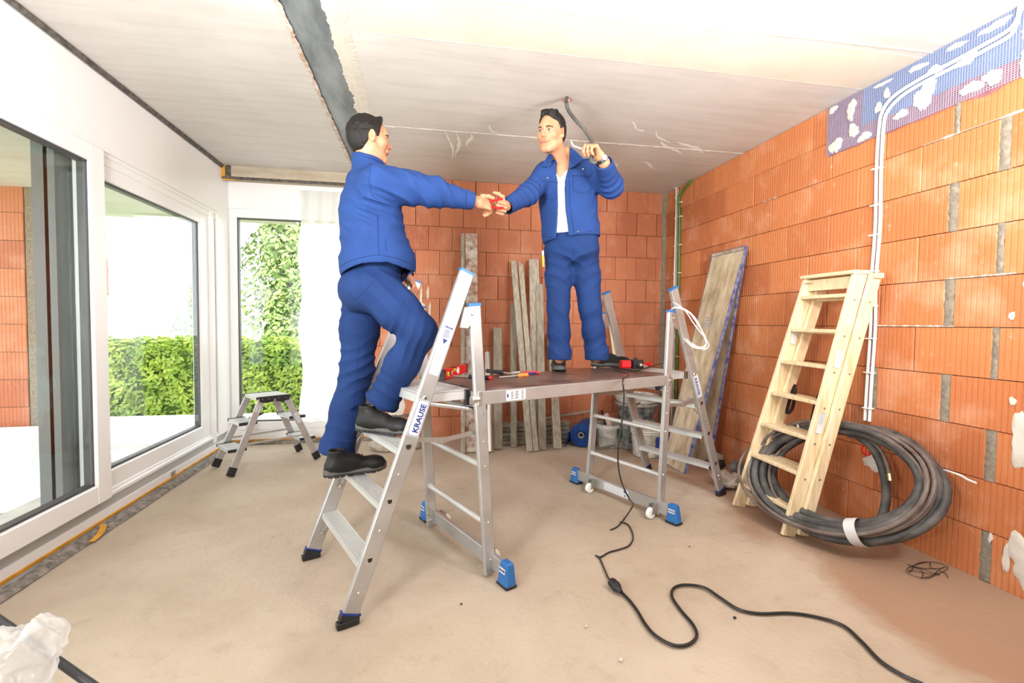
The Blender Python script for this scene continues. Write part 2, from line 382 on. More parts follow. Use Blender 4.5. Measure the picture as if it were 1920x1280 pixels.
# ceiling ---------------------------------------------------------------
c = MB(); zt = 3.0
c.box((XL-2.2, YF, ZC), (-.668, 5.25, zt)); c.box((-.668, YF, ZC+.03), (-.43, 5.25, zt)); c.box((-.43, YF, ZC), (XR+.3, 5.25, zt))
c.box((XL-2.2, 5.25, ZC), (XL, 6.35, zt-.1)); c.box((XL, 5.25, ZC), (XR+.3, 5.5, zt))
ceil = struct(c, 'ceiling', M['ceiling'])
# the bare steel flange let into the ceiling, with its ragged plaster edges
sb = MB(); sb.box((-.662, YF, ZC+.006), (-.42, 5.04, ZC+.03)); tag(sb.build('steel_beam', M['steelbeam']), kind='structure', )
bpy.data.objects['steel_beam'].name = 'trim_1'
r_ = random.Random(3); vs = []; fs = []; n = 170
for i in range(n+1):
    y = 1.6+(5.04-1.6)*i/n; e = -.475-.03*noise.noise(Vector((y*3.1, 0, 0)))+.02*noise.noise(Vector((y*11, 5, 0)))+.012*r_.random(); vs += [(e, y, ZC-.004), (-.41, y, ZC-.007), (-.36-.02*r_.random(), y, ZC-.001), (e+.004, y, ZC+.008)]
for i in range(n):
    k = i*4; fs += [(k, k+1, k+5, k+4), (k+1, k+2, k+6, k+5), (k+3, k, k+4, k+7)]
struct(MB().add(vs, fs), 'trim_2', M['plaster'])
vs = []; fs = []
for i in range(n+1):
    y = 1.6+(5.04-1.6)*i/n; e = -.662+.008*r_.random()+.008*noise.noise(Vector((y*20, 2, 0))); vs += [(e, y, ZC-.003), (-.674-.006*r_.random(), y, ZC-.006), (-.684-.008*r_.random(), y, ZC)]
for i in range(n):
    k = i*3; fs += [(k, k+1, k+4, k+3), (k+1, k+2, k+5, k+4)]
struct(MB().add(vs, fs), 'trim_3', M['rust'])
# joints between the precast ceiling slabs: bead of white filler; tan slab band near the camera
def bead(name, pts, w, m, seed, th=.004):
    r = random.Random(seed); P = spline(pts, 30); vs = []; fs = []
    for i, q in enumerate(P):
        d = (P[min(i+1, len(P)-1)]-P[max(i-1, 0)]).normalized(); nn = Vector((-d.y, d.x, 0)); a = w*(.5+.9*r.random()); b = w*(.5+.9*r.random())
        vs += [q+nn*a, q-ZU*th*(.6+.8*r.random()), q-nn*b]
    for i in range(len(P)-1):
        k = i*3; fs += [(k, k+1, k+4, k+3), (k+1, k+2, k+5, k+4)]
    return struct(MB().add(vs, fs), name, m)
bead('trim_4', [(-.33, 3.785, ZC-.001), (.6, 3.77, ZC-.001), (1.6, 3.75, ZC-.001), (XR, 3.735, ZC-.001)], .011, M['plaster'], 1)
bead('trim_5', [(-.33, 2.60, ZC-.001), (.6, 2.59, ZC-.001), (1.6, 2.585, ZC-.001), (XR, 2.58, ZC-.001)], .006, M['plaster'], 2, .002)
bead('trim_6', [(-.33, 2.2, ZC-.001), (.9, 2.25, ZC-.001), (1.8, 2.20, ZC-.001), (XR, 2.17, ZC-.001)], .012, M['plaster'], 4, .003)
t = MB(); t.box((-.36, 2.22, ZC-.0022), (XR, 2.585, ZC+.01)); struct(t, 'ceiling_band', M['ceiling_tan']); bpy.data.objects['ceiling_band'].name = 'trim_7'
# smears of filler on the ceiling by the second man
def smear(name, c0, L, ang, w, seed, m):
    r = random.Random(seed); vs = []; fs = []; n = 12; d = Vector((math.cos(ang), math.sin(ang), 0)); nn = Vector((-d.y, d.x, 0))
    for i in range(n+1):
        t = i/n; ww = w*math.sin(math.pi*min(.97, max(.06, t)))*(.5+.8*r.random()); q = Vector(c0)+d*(L*t)+nn*(.02*math.sin(t*5+seed))
        vs += [q+nn*ww, q-ZU*.0015, q-nn*ww]
    for i in range(n):
        k = i*3; fs += [(k, k+1, k+4, k+3), (k+1, k+2, k+5, k+4)]
    struct(MB().add(vs, fs), name, m)
k = 8
for (x, y, L, a, w) in [(.18, 3.75, .7, 1.45, .012), (.26, 3.8, .55, 1.5, .018), (.36, 3.8, .28, 1.5, .02), (.46, 3.6, .2, .9, .01), (1.75, 3.45, .3, .75, .012), (1.9, 3.62, .42, .7, .022), (2.05, 3.6, .4, .55, .03), (1.65, 4.15, .25, .75, .02), (1.95, 4.1, .3, .6, .018), (1.5, 3.35, .2, .6, .008)]:
    smear('trim_%d' % k, (x, y, ZC-.0008), L, a, w, k, M['filler']); k += 1
# concrete down-stand over the back window -------------------------------------
b = MB(); b.box((XL+.06, YB, 2.62), (-.42, 5.6, ZC)); struct(b, 'trim_%d' % k, M['beamconc']); k += 1
b = MB(); vs = []; fs = []
def strip(mb, a, b_, w, nrm, amp, seed, n=60):
    """fluffy strip of edge insulation from a to b"""
    r = random.Random(seed); a = Vector(a); b_ = Vector(b_); w = Vector(w); nrm = Vector(nrm); vs = []; fs = []
    for i in range(n+1):
        q = a.lerp(b_, i/n)
        for j in range(5):
            vs.append(q+w*(j/4)+nrm*(amp*(r.random() if 0 < j < 4 else 0)+(.35*amp if 0 < j < 4 else 0)))
    for i in range(n):
        for j in range(4): k_ = i*5+j; fs.append((k_, k_+1, k_+6, k_+5))
    mb.add(vs, fs)
ins = MB()
strip(ins, (XL+.005, -1.5, .001), (XL+.005, 5.17, .001), (.085, 0, -.001), (0, 0, 1), .022, 1, 220)
strip(ins, (XL, 5.19, .001), (-.5, 5.19, .001), (0, -.07, 0), (0, 0, 1), .022, 2, 60)
struct(ins, 'baseboard_left', M['insulation'])
ins = MB()
strip(ins, (XL+.002, -1.5, 2.706), (XL+.002, 5.04, 2.706), (.020, 0, .024), (.7, 0, -.7), .008, 3, 200)
strip(ins, (XL+.03, YB-.004, 2.735), (XL+.03, YB-.004, 2.615), (.05, 0, 0), (0, -1, 0), .012, 4, 14)
strip(ins, (XL, YB-.003, 2.60), (-.5, YB-.003, 2.605), (0, 0, .03), (0, -1, 0), .01, 5, 60)
struct(ins, 'trim_%d' % k, M['darkseam']); k += 1
tp = MB(); tp.box((XL-.004, -1.5, .022), (XL+.008, 5.18, .036)); tp.box((XL, 5.172, .022), (-.5, 5.186, .036))
tp.box((XL-.002, YB-.012, 2.60), (XL+.03, YB-.006, 2.735)); tp.box((XL, YB-.008, 2.592), (XL+.12, YB-.002, 2.603))
pts = [(XL+.02, 3.16, .03), (XL+.06, 3.13, .034), (XL+.09, 3.05, .02), (XL+.10, 2.96, .012)]
vs = []; fs = []
for i, q in enumerate(spline(pts, 5)):
    vs += [Vector(q)+Vector((.012, .01, 0)), Vector(q)-Vector((.012, .01, -.004))]
for i in range(len(vs)//2-1): fs.append((2*i, 2*i+1, 2*i+3, 2*i+2))
tp.add(vs, fs); struct(tp, 'baseboard_trim', M['yellow_tape']); bpy.data.objects['baseboard_trim'].name = 'trim_%d' % k; k += 1
# left wall: shutter box above the windows, sill board below, wall behind camera -----
wl = MB(); wl.box((XL-.12, -1.6, 2.262), (XL, 5.22, 2.70)); wl.box((XL-.3, YF, 0), (XL, .7, ZC)); wl.box((XL-.12, .7, .152), (XL-.02, .75, 2.26)); wl.box((XL-.12, .7, -.1), (XL-.002, 5.2, .085)); wl.box((XL-.12, .7, .085), (XL-.016, 5.2, .15)); wl.box((XL-.12, 4.94, .15), (XL, 5.22, 2.262)); wl.box((XL-.12, 1.0, 2.69), (XL-.01, 5.2, 2.75))
struct(wl, 'wall_left', M['white_frame'])
g = MB(); g.box((XL-.018, .7, .083), (XL-.012, 5.2, .152)); struct(g, 'trim_%d' % k, M['groove_shade']); k += 1  # flat grey strip: shade of the groove under the sashes, painted as colour
fr = MB(); fr.box((XL-.3, YF-.2, -.1), (XR+.3, YF, ZC)); struct(fr, 'sun_block_wall', mat('plain_block_wall', (.6, .56, .5), .9))  # unseen wall behind the camera, added to keep the sun out
# window_1: near sliding sash ------------------------------------------------------
def window(name, axis, depth, th, y0, y1, z0, z1, fw, gw, fwb=None, fwt=None):
    """a window in the plane axis=depth: frame parts, gaskets and panes"""
    e = empty(name, (0, 0, 0)); e['kind'] = 'structure'
    def bx(mb, a0, a1, b0, b1, d0, d1):
        if axis == 0: mb.box((d0, a0, b0), (d1, a1, b1))
        else: mb.box((a0, d0, b0), (a1, d1, b1))
    fwb = fwb or fw; fwt = fwt or fw
    d0, d1 = (depth-th, depth) if axis == 0 else (depth, depth+th)
    for a0, a1, b0, b1 in ((y0, y0+fw, z0, z1), (y1-fw, y1, z0, z1), (y0+fw, y1-fw, z0, z0+fwb), (y0+fw, y1-fw, z1-fwt, z1)):
        mb = MB(); bx(mb, a0, a1, b0, b1, d0, d1); mb.build('frame_member', M['white_frame'], e, bevel=.006)
    s = .012 if axis == 0 else -.012
    for a0, a1, b0, b1 in ((y0+fw, y0+fw+gw, z0+fwb, z1-fwt), (y1-fw-gw, y1-fw, z0+fwb, z1-fwt), (y0+fw, y1-fw, z0+fwb, z0+fwb+gw), (y0+fw, y1-fw, z1-fwt-gw, z1-fwt)):
        mb = MB(); bx(mb, a0, a1, b0, b1, d0+.01, d1-.018); mb.build('gasket', M['dark_gasket'], e)
    mid = (d0+d1)/2
    for dd in (-.014, .014):
        mb = MB(); bx(mb, y0+fw, y1-fw, z0+fwb, z1-fwt, mid+dd-.002, mid+dd+.002); mb.build('pane', M['glass'], e)
    return e
w1 = window('window_1', 0, XL+.03, .075, .8, 3.27, .152, 2.25, .125, .012, .115, .10)
w2 = window('window_2', 0, XL-.03, .07, 3.2, 4.74, .18, 2.20, .10, .014, .115, .10)
# fixed outer frame around the second sash, with its dark outer stile
ff = MB(); ff.box((XL-.14, 4.73, .10), (XL-.03, 4.94, 2.26)); ff.box((XL-.16, 4.80, .10), (XL-.005, 4.86, 2.26)); ff.box((XL-.12, 3.24, .15), (XL-.025, 4.94, .185)); ff.box((XL-.12, 3.24, .14), (XL-.008, 4.94, .165)); ff.box((XL-.12, 3.24, 2.19), (XL-.02, 4.94, 2.262)); ff.box((XL-.12, 3.24, 2.235), (XL-.008, 4.94, 2.262))
ff.build('outer_frame', M['white_frame'], w2, bevel=.003)
dk = MB(); dk.box((XL-.30, 3.20, .10), (XL-.115, 3.30, 2.262)); dk.box((XL-.155, 3.10, .10), (XL-.12, 3.22, 2.262)); dk.box((XL-.24, 3.2, .1), (XL-.15, 3.2, 2.262)); dk.box((XL-.20, .8, 2.22), (XL-.1, 3.2, 2.28)); dk.build('outer_stile', M['anthracite'], w2, bevel=.006)
# window_3: the back window ---------------------------------------------------------
YW = 5.19
w3 = window('window_3', 1, YW, .08, XL+.0, -.50, .13, 2.36, .075, .01, .085, .09)
p = MB(); p.box((XL, YW+.002, 2.36), (-.5, YW+.1, 2.66)); p.box((XL, YW+.004, -.05), (-.5, YW+.1, .13)); struct(p, 'wall_back_panel', M['white_frame']); bpy.data.objects['wall_back_panel'].name = 'trim_%d' % k; k += 1
# plastic sheet taped over the right part of the back window
vs = []; fs = []; nx, nz = 46, 20
for j in range(nz+1):
    for i in range(nx+1):
        t = i/nx; x = -1.235+.02*math.sin(j*.9)+t*(.74-.02*math.sin(j*.9)); z = 2.57-2.37*j/nz
        y = YW-.02+.012*math.sin(t*34+math.sin(j*.5)*1.5)+.008*noise.noise(Vector((x*8, z*3, 1))); vs.append((x, y, z))
for j in range(nz):
    for i in range(nx): a = j*(nx+1)+i; fs.append((a, a+1, a+nx+2, a+nx+1))
o = MB().add(vs, fs).build('plastic_sheet', M['sheet'], None, smooth=True)
tag(o, 'translucent white plastic sheet hanging over right part of the back window', 'plastic sheet')
# ------------------------------------------------------------------ brick walls
def brick_mesh(name, L, H, D, ribs, m, depth=.004, bev=.004):
    """clay block lying along x with its ribbed face at y=0 (faces -y); ribs are real grooves"""
    prof = [(-L/2, D), (-L/2, bev)]
    w = L/ribs
    for i in range(ribs):
        x = -L/2+w*i; e = bev if i == 0 else 0
        prof += [(x+w*.14+e*.4, 0), (x+w*.80, 0)]
        if i < ribs-1: prof += [(x+w*.87, depth), (x+w*1.02, depth)]
    prof += [(L/2, bev), (L/2, D)]
    n = len(prof); vs = [(x, y, z) for z in (-H/2, H/2) for x, y in prof]
    fs = [(i, i+1, n+i+1, n+i) for i in range(n-1)]+[tuple(range(n))[::-1], tuple(range(n, 2*n))]
    me = bpy.data.meshes.new(name); me.from_pydata(vs, [], fs); me.materials.append(m)
    bm = bmesh.new(); bm.from_mesh(me); bmesh.ops.recalc_face_normals(bm, faces=bm.faces); bm.to_mesh(me); bm.free(); return me
cache = {}
def bmesh_for(L, ribs, m, key):
    kk = (round(L, 3), key)
    if kk not in cache: cache[kk] = brick_mesh('brick', L, .2455, .06, ribs, m, .0025 if key == 'b' else .0045)
    return cache[kk]
rz = [2.244+.25-.25*i for i in range(11)]   # tops of the courses
wb = MB(); wb.box((-.5, YB+.03, -.1), (XR+.3, YB+.35, ZC)); WBk = struct(wb, 'wall_back', M['mortar'])
Lb = .2446; R = random.Random(5)
for ci, top in enumerate([2.744]+rz[:10]+[.244]):
    if ci == 0: top = 2.744
tops = [2.744-.25*i for i in range(11)]
for ci, top in enumerate(tops):
    off = .0554 if round((2.244-top)/.25) % 2 == 0 else .0554+Lb*.47
    x = off-Lb*3
    while x < XR:
        x0, x1 = max(x, -.5), min(x+Lb, XR-.035)
        if x1-x0 > .03:
            L = x1-x0-(.003 if R.random() < .75 else .008)
            H = .2455 if ci else .19
            me = bmesh_for(L, max(3, round(10*L/Lb)), M['brick'], 'b')
            o = bpy.data.objects.new('brick', me); COL.objects.link(o); o.parent = WBk
            z = top-.125 if ci else 2.494+.118
            o.location = ((x0+x1)/2, YB+R.uniform(-.0015, .0025), z); 
            if ci == 0: o.scale = (1, 1, .235/.2455)
        x += Lb
# right wall
wr = MB(); wr.box((XR+.035, YF, -.1), (XR+.35, YB+.3, ZC)); wr.box((XR, YF, 0), (XR+.05, .9, ZC)); WRt = struct(wr, 'wall_right', M['mortar'])
Lr = .385; joints = []
for ci, top in enumerate(tops):
    par = round((2.244-top)/.25) % 2     # 0: row 1.994-2.244
    base = 1.82 if par == 0 else 2.035
    y = base-Lr*3
    while y < YB:
        y0, y1 = max(y, .9), min(y+Lr, YB-.0)
        wide0 = abs(y-base) < .01; wide1 = abs(y+Lr-base) < .01
        wj = .02 if ci in (3, 5, 7, 8, 10, 2) else .012
        if wide0: y0 += wj
        if wide1: y1 -= wj; joints.append((y1, y1+2*wj, top, ci))
        if (ci, round(y, 2)) == (7, round(base+Lr, 2)): y0 += .03; joints.append((y0-.032, y0, top, ci))
        if y1-y0 > .03:
            L = y1-y0-(.002 if R.random() < .7 else .006)
            me = bmesh_for(round(L, 3), max(3, round(15*L/Lr)), M['brick_r'], 'r')
            o = bpy.data.objects.new('brick', me); COL.objects.link(o); o.parent = WRt
            o.rotation_euler = (0, 0, -math.pi/2); z = top-.125 if ci else 2.612
            o.location = (XR+R.uniform(-.001, .002), (y0+y1)/2, z)
            if ci == 0: o.scale = (1, 1, .235/.2455)
        y += Lr
def rough_patch(name, y0, y1, z0, z1, m, parent, x=XR, seed=0, th=.004, n=18):
    r = random.Random(seed); vs = []; fs = []
    for i in range(n+1):
        t = i/n; z = z0+(z1-z0)*t; a = y0-(y1-y0)*.35*r.random(); b = y1+(y1-y0)*.35*r.random()
        vs += [(x+.004, a, z), (x-th*r.random(), a+(b-a)*.3, z), (x-th*r.random(), a+(b-a)*.7, z), (x+.004, b, z)]
    for i in range(n):
        for j in range(3): q = i*4+j; fs.append((q, q+1, q+5, q+4))
    return MB().add(vs, fs).build(name, m, parent, smooth=True)
for i, (a, b_, top, ci) in enumerate(joints):
    if ci in (0,): continue
    rough_patch('mortar_joint', a, b_, max(0, top-.25), min(top, 2.73), M['mortar'], WRt, seed=i)
# corner mortar
cm = MB(); vs = []; fs = []; r_ = random.Random(9)
for i in range(60):
    z = 2.733*i/59; a = .02+.012*r_.random(); vs += [(XR-.036-a*.3, YB+.002, z), (XR-.018, YB-.004, z), (XR-.003, YB-.01-a*.3, z), (XR+.002, YB-.02, z)]
for i in range(59):
    for j in range(3): q = i*4+j; fs.append((q, q+1, q+5, q+4))
cm.add(vs, fs).build('mortar_joint', M['mortar'], WBk, smooth=True)
# beads of mortar squeezed out of the bed joints
for (y0, y1, z) in [(1.75, 2.05, 1.497), (2.0, 2.45, 1.247), (1.6, 1.8, 2.497), (1.6, 2.2, 2.247), (2.6, 2.9, 1.497), (3.3, 3.45, 2.247)]:
    rough = MB(); r_ = random.Random(int(y0*100)); vs = []; fs = []; n = 26
    for i in range(n+1):
        y = y0+(y1-y0)*i/n; h_ = .003+.007*r_.random()*(r_.random() < .5); vs += [(XR, y, z+h_), (XR-.005-.004*r_.random(), y, z), (XR, y, z-h_*.6)]
    for i in range(n):
        q = i*3; fs += [(q, q+1, q+4, q+3), (q+1, q+2, q+5, q+4)]
    rough.add(vs, fs).build('mortar_bead', M['plaster'], WRt, smooth=True)
# blotches of plaster: irregular closed outlines with thickness
def blotch(name, plane, c, rx, rz_, seed, m, parent, th=.004, spikes=.35, n=40):
    r = random.Random(seed); vs = []; ring = []
    ph = [r.random()*6 for _ in range(4)]
    for i in range(n):
        a = 2*math.pi*i/n; k_ = 1+.18*math.sin(2*a+ph[0])+.14*math.sin(3*a+ph[1])+.08*math.sin(7*a+ph[2])+spikes*.3*r.random()
        ring.append((rx*k_*math.cos(a), rz_*k_*math.sin(a)*(1+spikes*.3*r.random())))
    def P(a, b, d):
        if plane == 'x': return (XR-d, c[0]+a, c[1]+b)
        return (c[0]+a, YB-d, c[1]+b)
    vs = [P(a, b, -.001) for a, b in ring]+[P(a*.88, b*.88, th) for a, b in ring]+[P(a*.45, b*.45, th*1.3) for a, b in ring]+[P(0, 0, th*.8)]
    fs = []
    for i in range(n):
        j = (i+1) % n; fs += [(i, j, n+j, n+i), (n+i, n+j, 2*n+j, 2*n+i), (2*n+i, 2*n+j, 3*n)]
    return MB().add(vs, fs).build(name, m, parent, smooth=True)
for i, (y, z, ry, rr) in enumerate([(1.70, .72, .045, .10), (1.74, .90, .012, .02), (1.655, .17, .075, .10), (1.735, .15, .012, .07), (1.66, 1.44, .05, .05), (1.80, .22, .01, .02), (1.66, 1.62, .05, .03), (1.76, 1.30, .01, .02)]):
    blotch('plaster_patch', 'x', (y, z), ry, rr, i, M['plaster'], WRt, n=36)
for i, (x, z, rx, rr) in enumerate([(-.02, 1.50, .012, .08), (.05, 1.55, .010, .06), (.0, 1.36, .022, .06), (.07, 1.38, .012, .05), (-.30, .55, .13, .2), (-.12, 1.05, .03, .06), (-.28, .88, .09, .1)]):
    blotch('plaster_patch', 'y', (x, z), rx, rr, 20+i, M['plaster'], WBk, spikes=1.0)
# bitumen-blue coat and reinforcing mesh under the ceiling, right wall
def coat(name, y0, y1, z0, z1, m, parent, x, seed):
    r = random.Random(seed); vs = []; fs = []; n = 40
    for i in range(n+1):
        y = y0+(y1-y0)*i/n; vs += [(x, y, z0+.012*r.random()+.02*noise.noise(Vector((y*5, seed, 0)))), (x, y, z1)]
    for i in range(n): fs.append((2*i, 2*i+1, 2*i+3, 2*i+2))
    return MB().add(vs, fs).build(name, m, parent)
M['bluecoat'] = mat('blue_sealing_coat', rgb('#586a94'), .7, c2=rgb('#6c7ca2'), vscale=6, pos=True)
M['redcoat'] = mat('dull_red_primer', rgb('#835059'), .8, c2=rgb('#996a72'), vscale=14, pos=True)
coat('primer_band', 1.0, 2.84, 2.39, 2.73, M['redcoat'], WRt, XR-.0030, 1)
coat('sealing_coat', 1.0, 2.58, 2.49, 2.732, M['bluecoat'], WRt, XR-.0055, 2)
mm = MB()
for i in range(150): y = 1.0+1.84*i/149; mm.bar((XR-.009, y, 2.40), (XR-.009, y, 2.732), .0016, .0016, (0, 1, 0))
for i in range(30): z = 2.405+i*.011; mm.bar((XR-.009, 1.0, z), (XR-.009, 2.84, z), .0014, .0014, (0, 0, 1))
o = mm.build('reinforcing_mesh', mat('pale_blue_mesh', rgb('#a3acc6'), .6), WRt); o['kind'] = 'stuff'
for i, (y, z, ry, rr) in enumerate([(2.80, 2.70, .03, .02), (2.77, 2.45, .045, .04), (2.66, 2.64, .03, .05), (2.64, 2.50, .03, .04), (2.56, 2.43, .04, .025), (2.47, 2.57, .02, .03), (2.42, 2.63, .02, .025), (2.33, 2.47, .035, .022), (2.20, 2.52, .055, .06), (2.15, 2.63, .035, .022), (2.0, 2.60, .05, .022), (1.97, 2.45, .045, .025), (1.88, 2.46, .04, .028), (1.72, 2.47, .06, .06), (1.70, 2.58, .07, .05), (1.6, 2.66, .1, .04), (2.05, 2.70, .05, .012), (2.24, 2.69, .05, .014), (1.88, 2.70, .07, .014), (2.45, 2.70, .05, .01)]):
    blotch('plaster_patch', 'x', (y, z), ry, rr, 40+i, M['plaster'], WRt, th=.013, spikes=.6)
# ================================================================== WORK TRESTLES (local: x = platform axis, y = width, z up)
Y0, Y1 = -.335, .335            # stile lines, about the trestle's middle
def trestle(name, location, rz):
    t = empty(name, location, rz)
    yt = .30
    def L(mb, nm, m, **k): return local_part(mb, nm, m, t, **k)
    for s in (-1, 1):
        a = Vector((-.70, s*Y1, .018)); b = Vector((-.135, s*yt, 1.478)); d = (b-a).normalized()
        o = L(MB().bar(a, b, .026, .072, (0, 1, 0), ch=.004), 'climbing_stile', M['alu'])
        cp = MB().bar(b-d*.002, b+d*.010, .029, .075, (0, 1, 0)); q = local_part(cp, 'end_cap', M['blue_plastic'], o)
        ft = MB(); ft.box((-.745, s*Y1-.017, 0), (-.655, s*Y1+.017, .026)); ft.bar(a+d*.0, a+d*.028, .032, .08, (0, 1, 0)); q = local_part(ft, 'foot', M['black_rubber'], o, bevel=.003)
        q = local_part(MB().bar(a+d*.028, a+d*.036, .0325, .081, (0, 1, 0)), 'foot_band', M['ink_blue'], o)
        # holes with rivets on the outer face
        for z in (.235, .465, .69):
            hh = MB()
            f = z/1.478; c = a.lerp(b, f)+Vector((0, s*.0135, 0))
            hh.prism([c+Vector((x, 0, y)) for x, y in ((-.014, .013), (.014, .013), (.014, -.004), (.008, -.013), (-.008, -.013), (-.014, -.004))], (0, s*.0012, 0), 0)
            hh.prism([c+Vector((x, s*.0012, y)) for x, y in ((-.010, .009), (.010, .009), (.010, -.003), (.005, -.009), (-.005, -.009), (-.010, -.003))], (0, s*.0008, 0), 1)
            local_part(hh, 'rung_socket', [M['chrome'], M['black_plastic']], o)
        rv = MB()
        for z, r in ((.11, .006), (.35, .006), (.575, .006), (.80, .006), (.90, .011), (.14, .004)):
            c = a.lerp(b, z/1.478)+Vector((0, s*.013, 0)); rv.cyl(c, c+Vector((0, s*.004, 0)), r, 10, 0, r*.6)
        local_part(rv, 'rivets', M['chrome'], o)
        # support stile
        a2 = Vector((-.012, s*(Y1-.005), .015)); b2 = Vector((-.098, s*(yt+.012), 1.325))
        o2 = L(MB().bar(a2, b2, .026, .062, (0, 1, 0), ch=.006), 'support_stile', M['alu'])
        d2 = (b2-a2).normalized(); local_part(MB().bar(b2-d2*.004, b2+d2*.012, .03, .066, (0, 1, 0)), 'end_cap', M['blue_plastic'], o2, bevel=.003)
        rv = MB()
        for z in (.07, .26, .54, .66, .80):
            c = a2.lerp(b2, z/1.32)+Vector((.004, s*.013, 0)); rv.cyl(c, c+Vector((0, s*.0035, 0)), .005, 10, 0, .003)
        local_part(rv, 'rivets', M['chrome'], o2)
        hb = MB(); c = Vector((-.15, s*(yt+.004), 1.27)); hb.prism([c+Vector(p) for p in ((-.03, 0, -.05), (.01, 0, -.055), (.05, 0, -.02), (.065, 0, .045), (.02, 0, .05), (-.005, 0, .045))], (0, s*.022, 0))
        hb.cyl((-.115, s*(yt+.02), 1.285), (-.115, s*(yt+.034), 1.285), .008, 10); L(hb, 'hinge_bracket', M['steel'], bevel=.002)
        # folding spreader: flat steel in two halves with a knuckle
        sp = MB(); y = s*(Y1-.03); sp.bar((-.415, y, .725), (-.255, y, .700), .004, .022, (0, 1, 0)); sp.bar((-.265, y-s*.004, .699), (-.07, y-s*.004, .715), .004, .022, (0, 1, 0))
        sp.bar((-.29, y+s*.003, .704), (-.24, y+s*.003, .700), .006, .028, (0, 1, 0)); sp.cyl((-.262, y-.01, .70), (-.262, y+.01, .70), .006, 8); L(sp, 'spreader', M['steel'])
    # steps with ribbed treads and diagonal braces
    for z in (.235, .465, .69):
        c = Vector((-.70, 0, 0)).lerp(Vector((-.135, 0, 1.478)), z/1.478); w = Y1-.014-.035*z/1.478
        mb = MB(); x0, x1 = c.x-.038, c.x+.044
        mb.box((x0, -w, z-.028), (x0+.006, w, z)); mb.box((x1-.004, -w, z-.026), (x1, w, z)); mb.box((x0, -w, z-.006), (x1, w, z-.002))
        for i in range(9): xx = x0+.004+(x1-x0-.008)*i/8; mb.box((xx-.0024, -w, z-.002), (xx+.0024, w, z+.0012))
        st = L(mb, 'step', M['alu_light'])
        for s in (-1, 1):
            br = MB(); p0 = Vector((x0+.03, s*(w-.075), z-.008)); p1 = Vector((x0-.002, s*(w-.002), z-.10)); br.bar(p0, p1, .012, .004, (1, 0, 0)); br.cyl(p1-Vector((0, s*.006, 0)), p1+Vector((0, s*.001, 0)), .007, 8); br.cyl(p1-Vector((.012, 0, 0)), p1+Vector((.012, 0, 0)), .005, 8)
            local_part(br, 'brace', M['chrome'], st)
    # top tread: ribbed landing between the stiles
    mb = MB(); x0, x1, w, z = -.355, -.085, .262, .918
    mb.box((x0, -w, z-.045), (x0+.01, w, z)); mb.box((x1-.01, -w, z-.045), (x1, w, z)); mb.box((x0, -w, z-.045), (x1, -w+.02, z)); mb.box((x0, w-.02, z-.045), (x1, w, z)); mb.box((x0, -w, z-.006), (x1, w, z-.002))
    for i in range(15): xx = x0+.008+(x1-x0-.016)*i/14; mb.box((xx-.005, -w+.004, z-.002), (xx+.005, w-.004, z+.0015))
    ld = L(mb, 'landing', M['alu_light'])
    for s in (-1, 1):
        local_part(MB().box((x0-.004, s*w-.012, z-.048), (x0+.05, s*w+.012, z+.003)), 'corner_piece', M['steel'], ld, bevel=.003); local_part(MB().box((x1-.035, s*w-.01, z-.075), (x1-.012, s*w+.012, z+.002)), 'corner_piece', M['black_plastic'], ld, bevel=.003)
    # rungs on the support side
    for z in (.262, .548, .822):
        f = z/1.32; xx = -.012-.086*f; w = Y1-.012-.02*f
        mb = MB(); mb.tube([(xx, -w, z), (xx, w, z)], .0145, 12); mb.cyl((xx, w-.018, z), (xx, w-.004, z), .019, 12); mb.cyl((xx, -w+.004, z), (xx, -w+.018, z), .019, 12)
        L(mb, 'rung', M['alu_light'], smooth=True)
    mb = MB().tube([(-.34, -.24, .872), (-.06, -.285, .82)], .011, 10); mb.lathe((-.34, -.24, .872), [(.004, -.014), (.014, -.008), (.014, .008), (.004, .014)], 10, ax=(0, 1, 0)); L(mb, 'support_rod', M['chrome'], smooth=True)
    # traverse bar with blue feet and rollers
    tr = L(MB().bar((.008, -.435, .07), (.008, .435, .07), .028, .075, (1, 0, 0), ch=.003), 'traverse_bar', M['alu'])
    for s in (-1, 1):
        mb = MB(); y = s*.45
        lo = [(-.022, y-.042, .008), (.038, y-.042, .008), (.038, y+.042, .008), (-.022, y+.042, .008)]; hi = [(-.012, y-.034, .118), (.028, y-.034, .118), (.028, y+.026*1, .118), (-.012, y+.026*1, .118)]
        mb.add(lo+hi, [(0, 3, 2, 1), (4, 5, 6, 7), (0, 1, 5, 4), (1, 2, 6, 5), (2, 3, 7, 6), (3, 0, 4, 7)]); fo = L(mb, 'traverse_foot', M['blue_plastic'], bevel=.006)
        local_part(MB().box((-.023, y-.044, 0), (.039, y+.044, .014)), 'rubber_sole', M['black_rubber'], fo, bevel=.003)
        for sx in (-1, 1):
            xx = -.0185 if sx < 0 else .0345
            fr = frame((xx+sx*.001, y-.001, .080), (0, sx, 0), (sx, 0, .1)); 
            lb = MB(); lb.add([fr @ Vector(p) for p in ((-.024, -.012, 0), (.024, -.012, 0), (.024, .012, 0), (-.024, .012, 0), (-.024, -.012, -.002), (.024, -.012, -.002), (.024, .012, -.002), (-.024, .012, -.002))], [(0, 1, 2, 3), (7, 6, 5, 4), (0, 4, 5, 1), (1, 5, 6, 2), (2, 6, 7, 3), (3, 7, 4, 0)])
            local_part(lb, 'badge', M['sticker'], fo); f2 = fr.copy(); f2.translation = fr @ Vector((0, 0, .0006)); text('lettering', 'KRAUSE', .0125, M['ink_blue'], fo, f2)
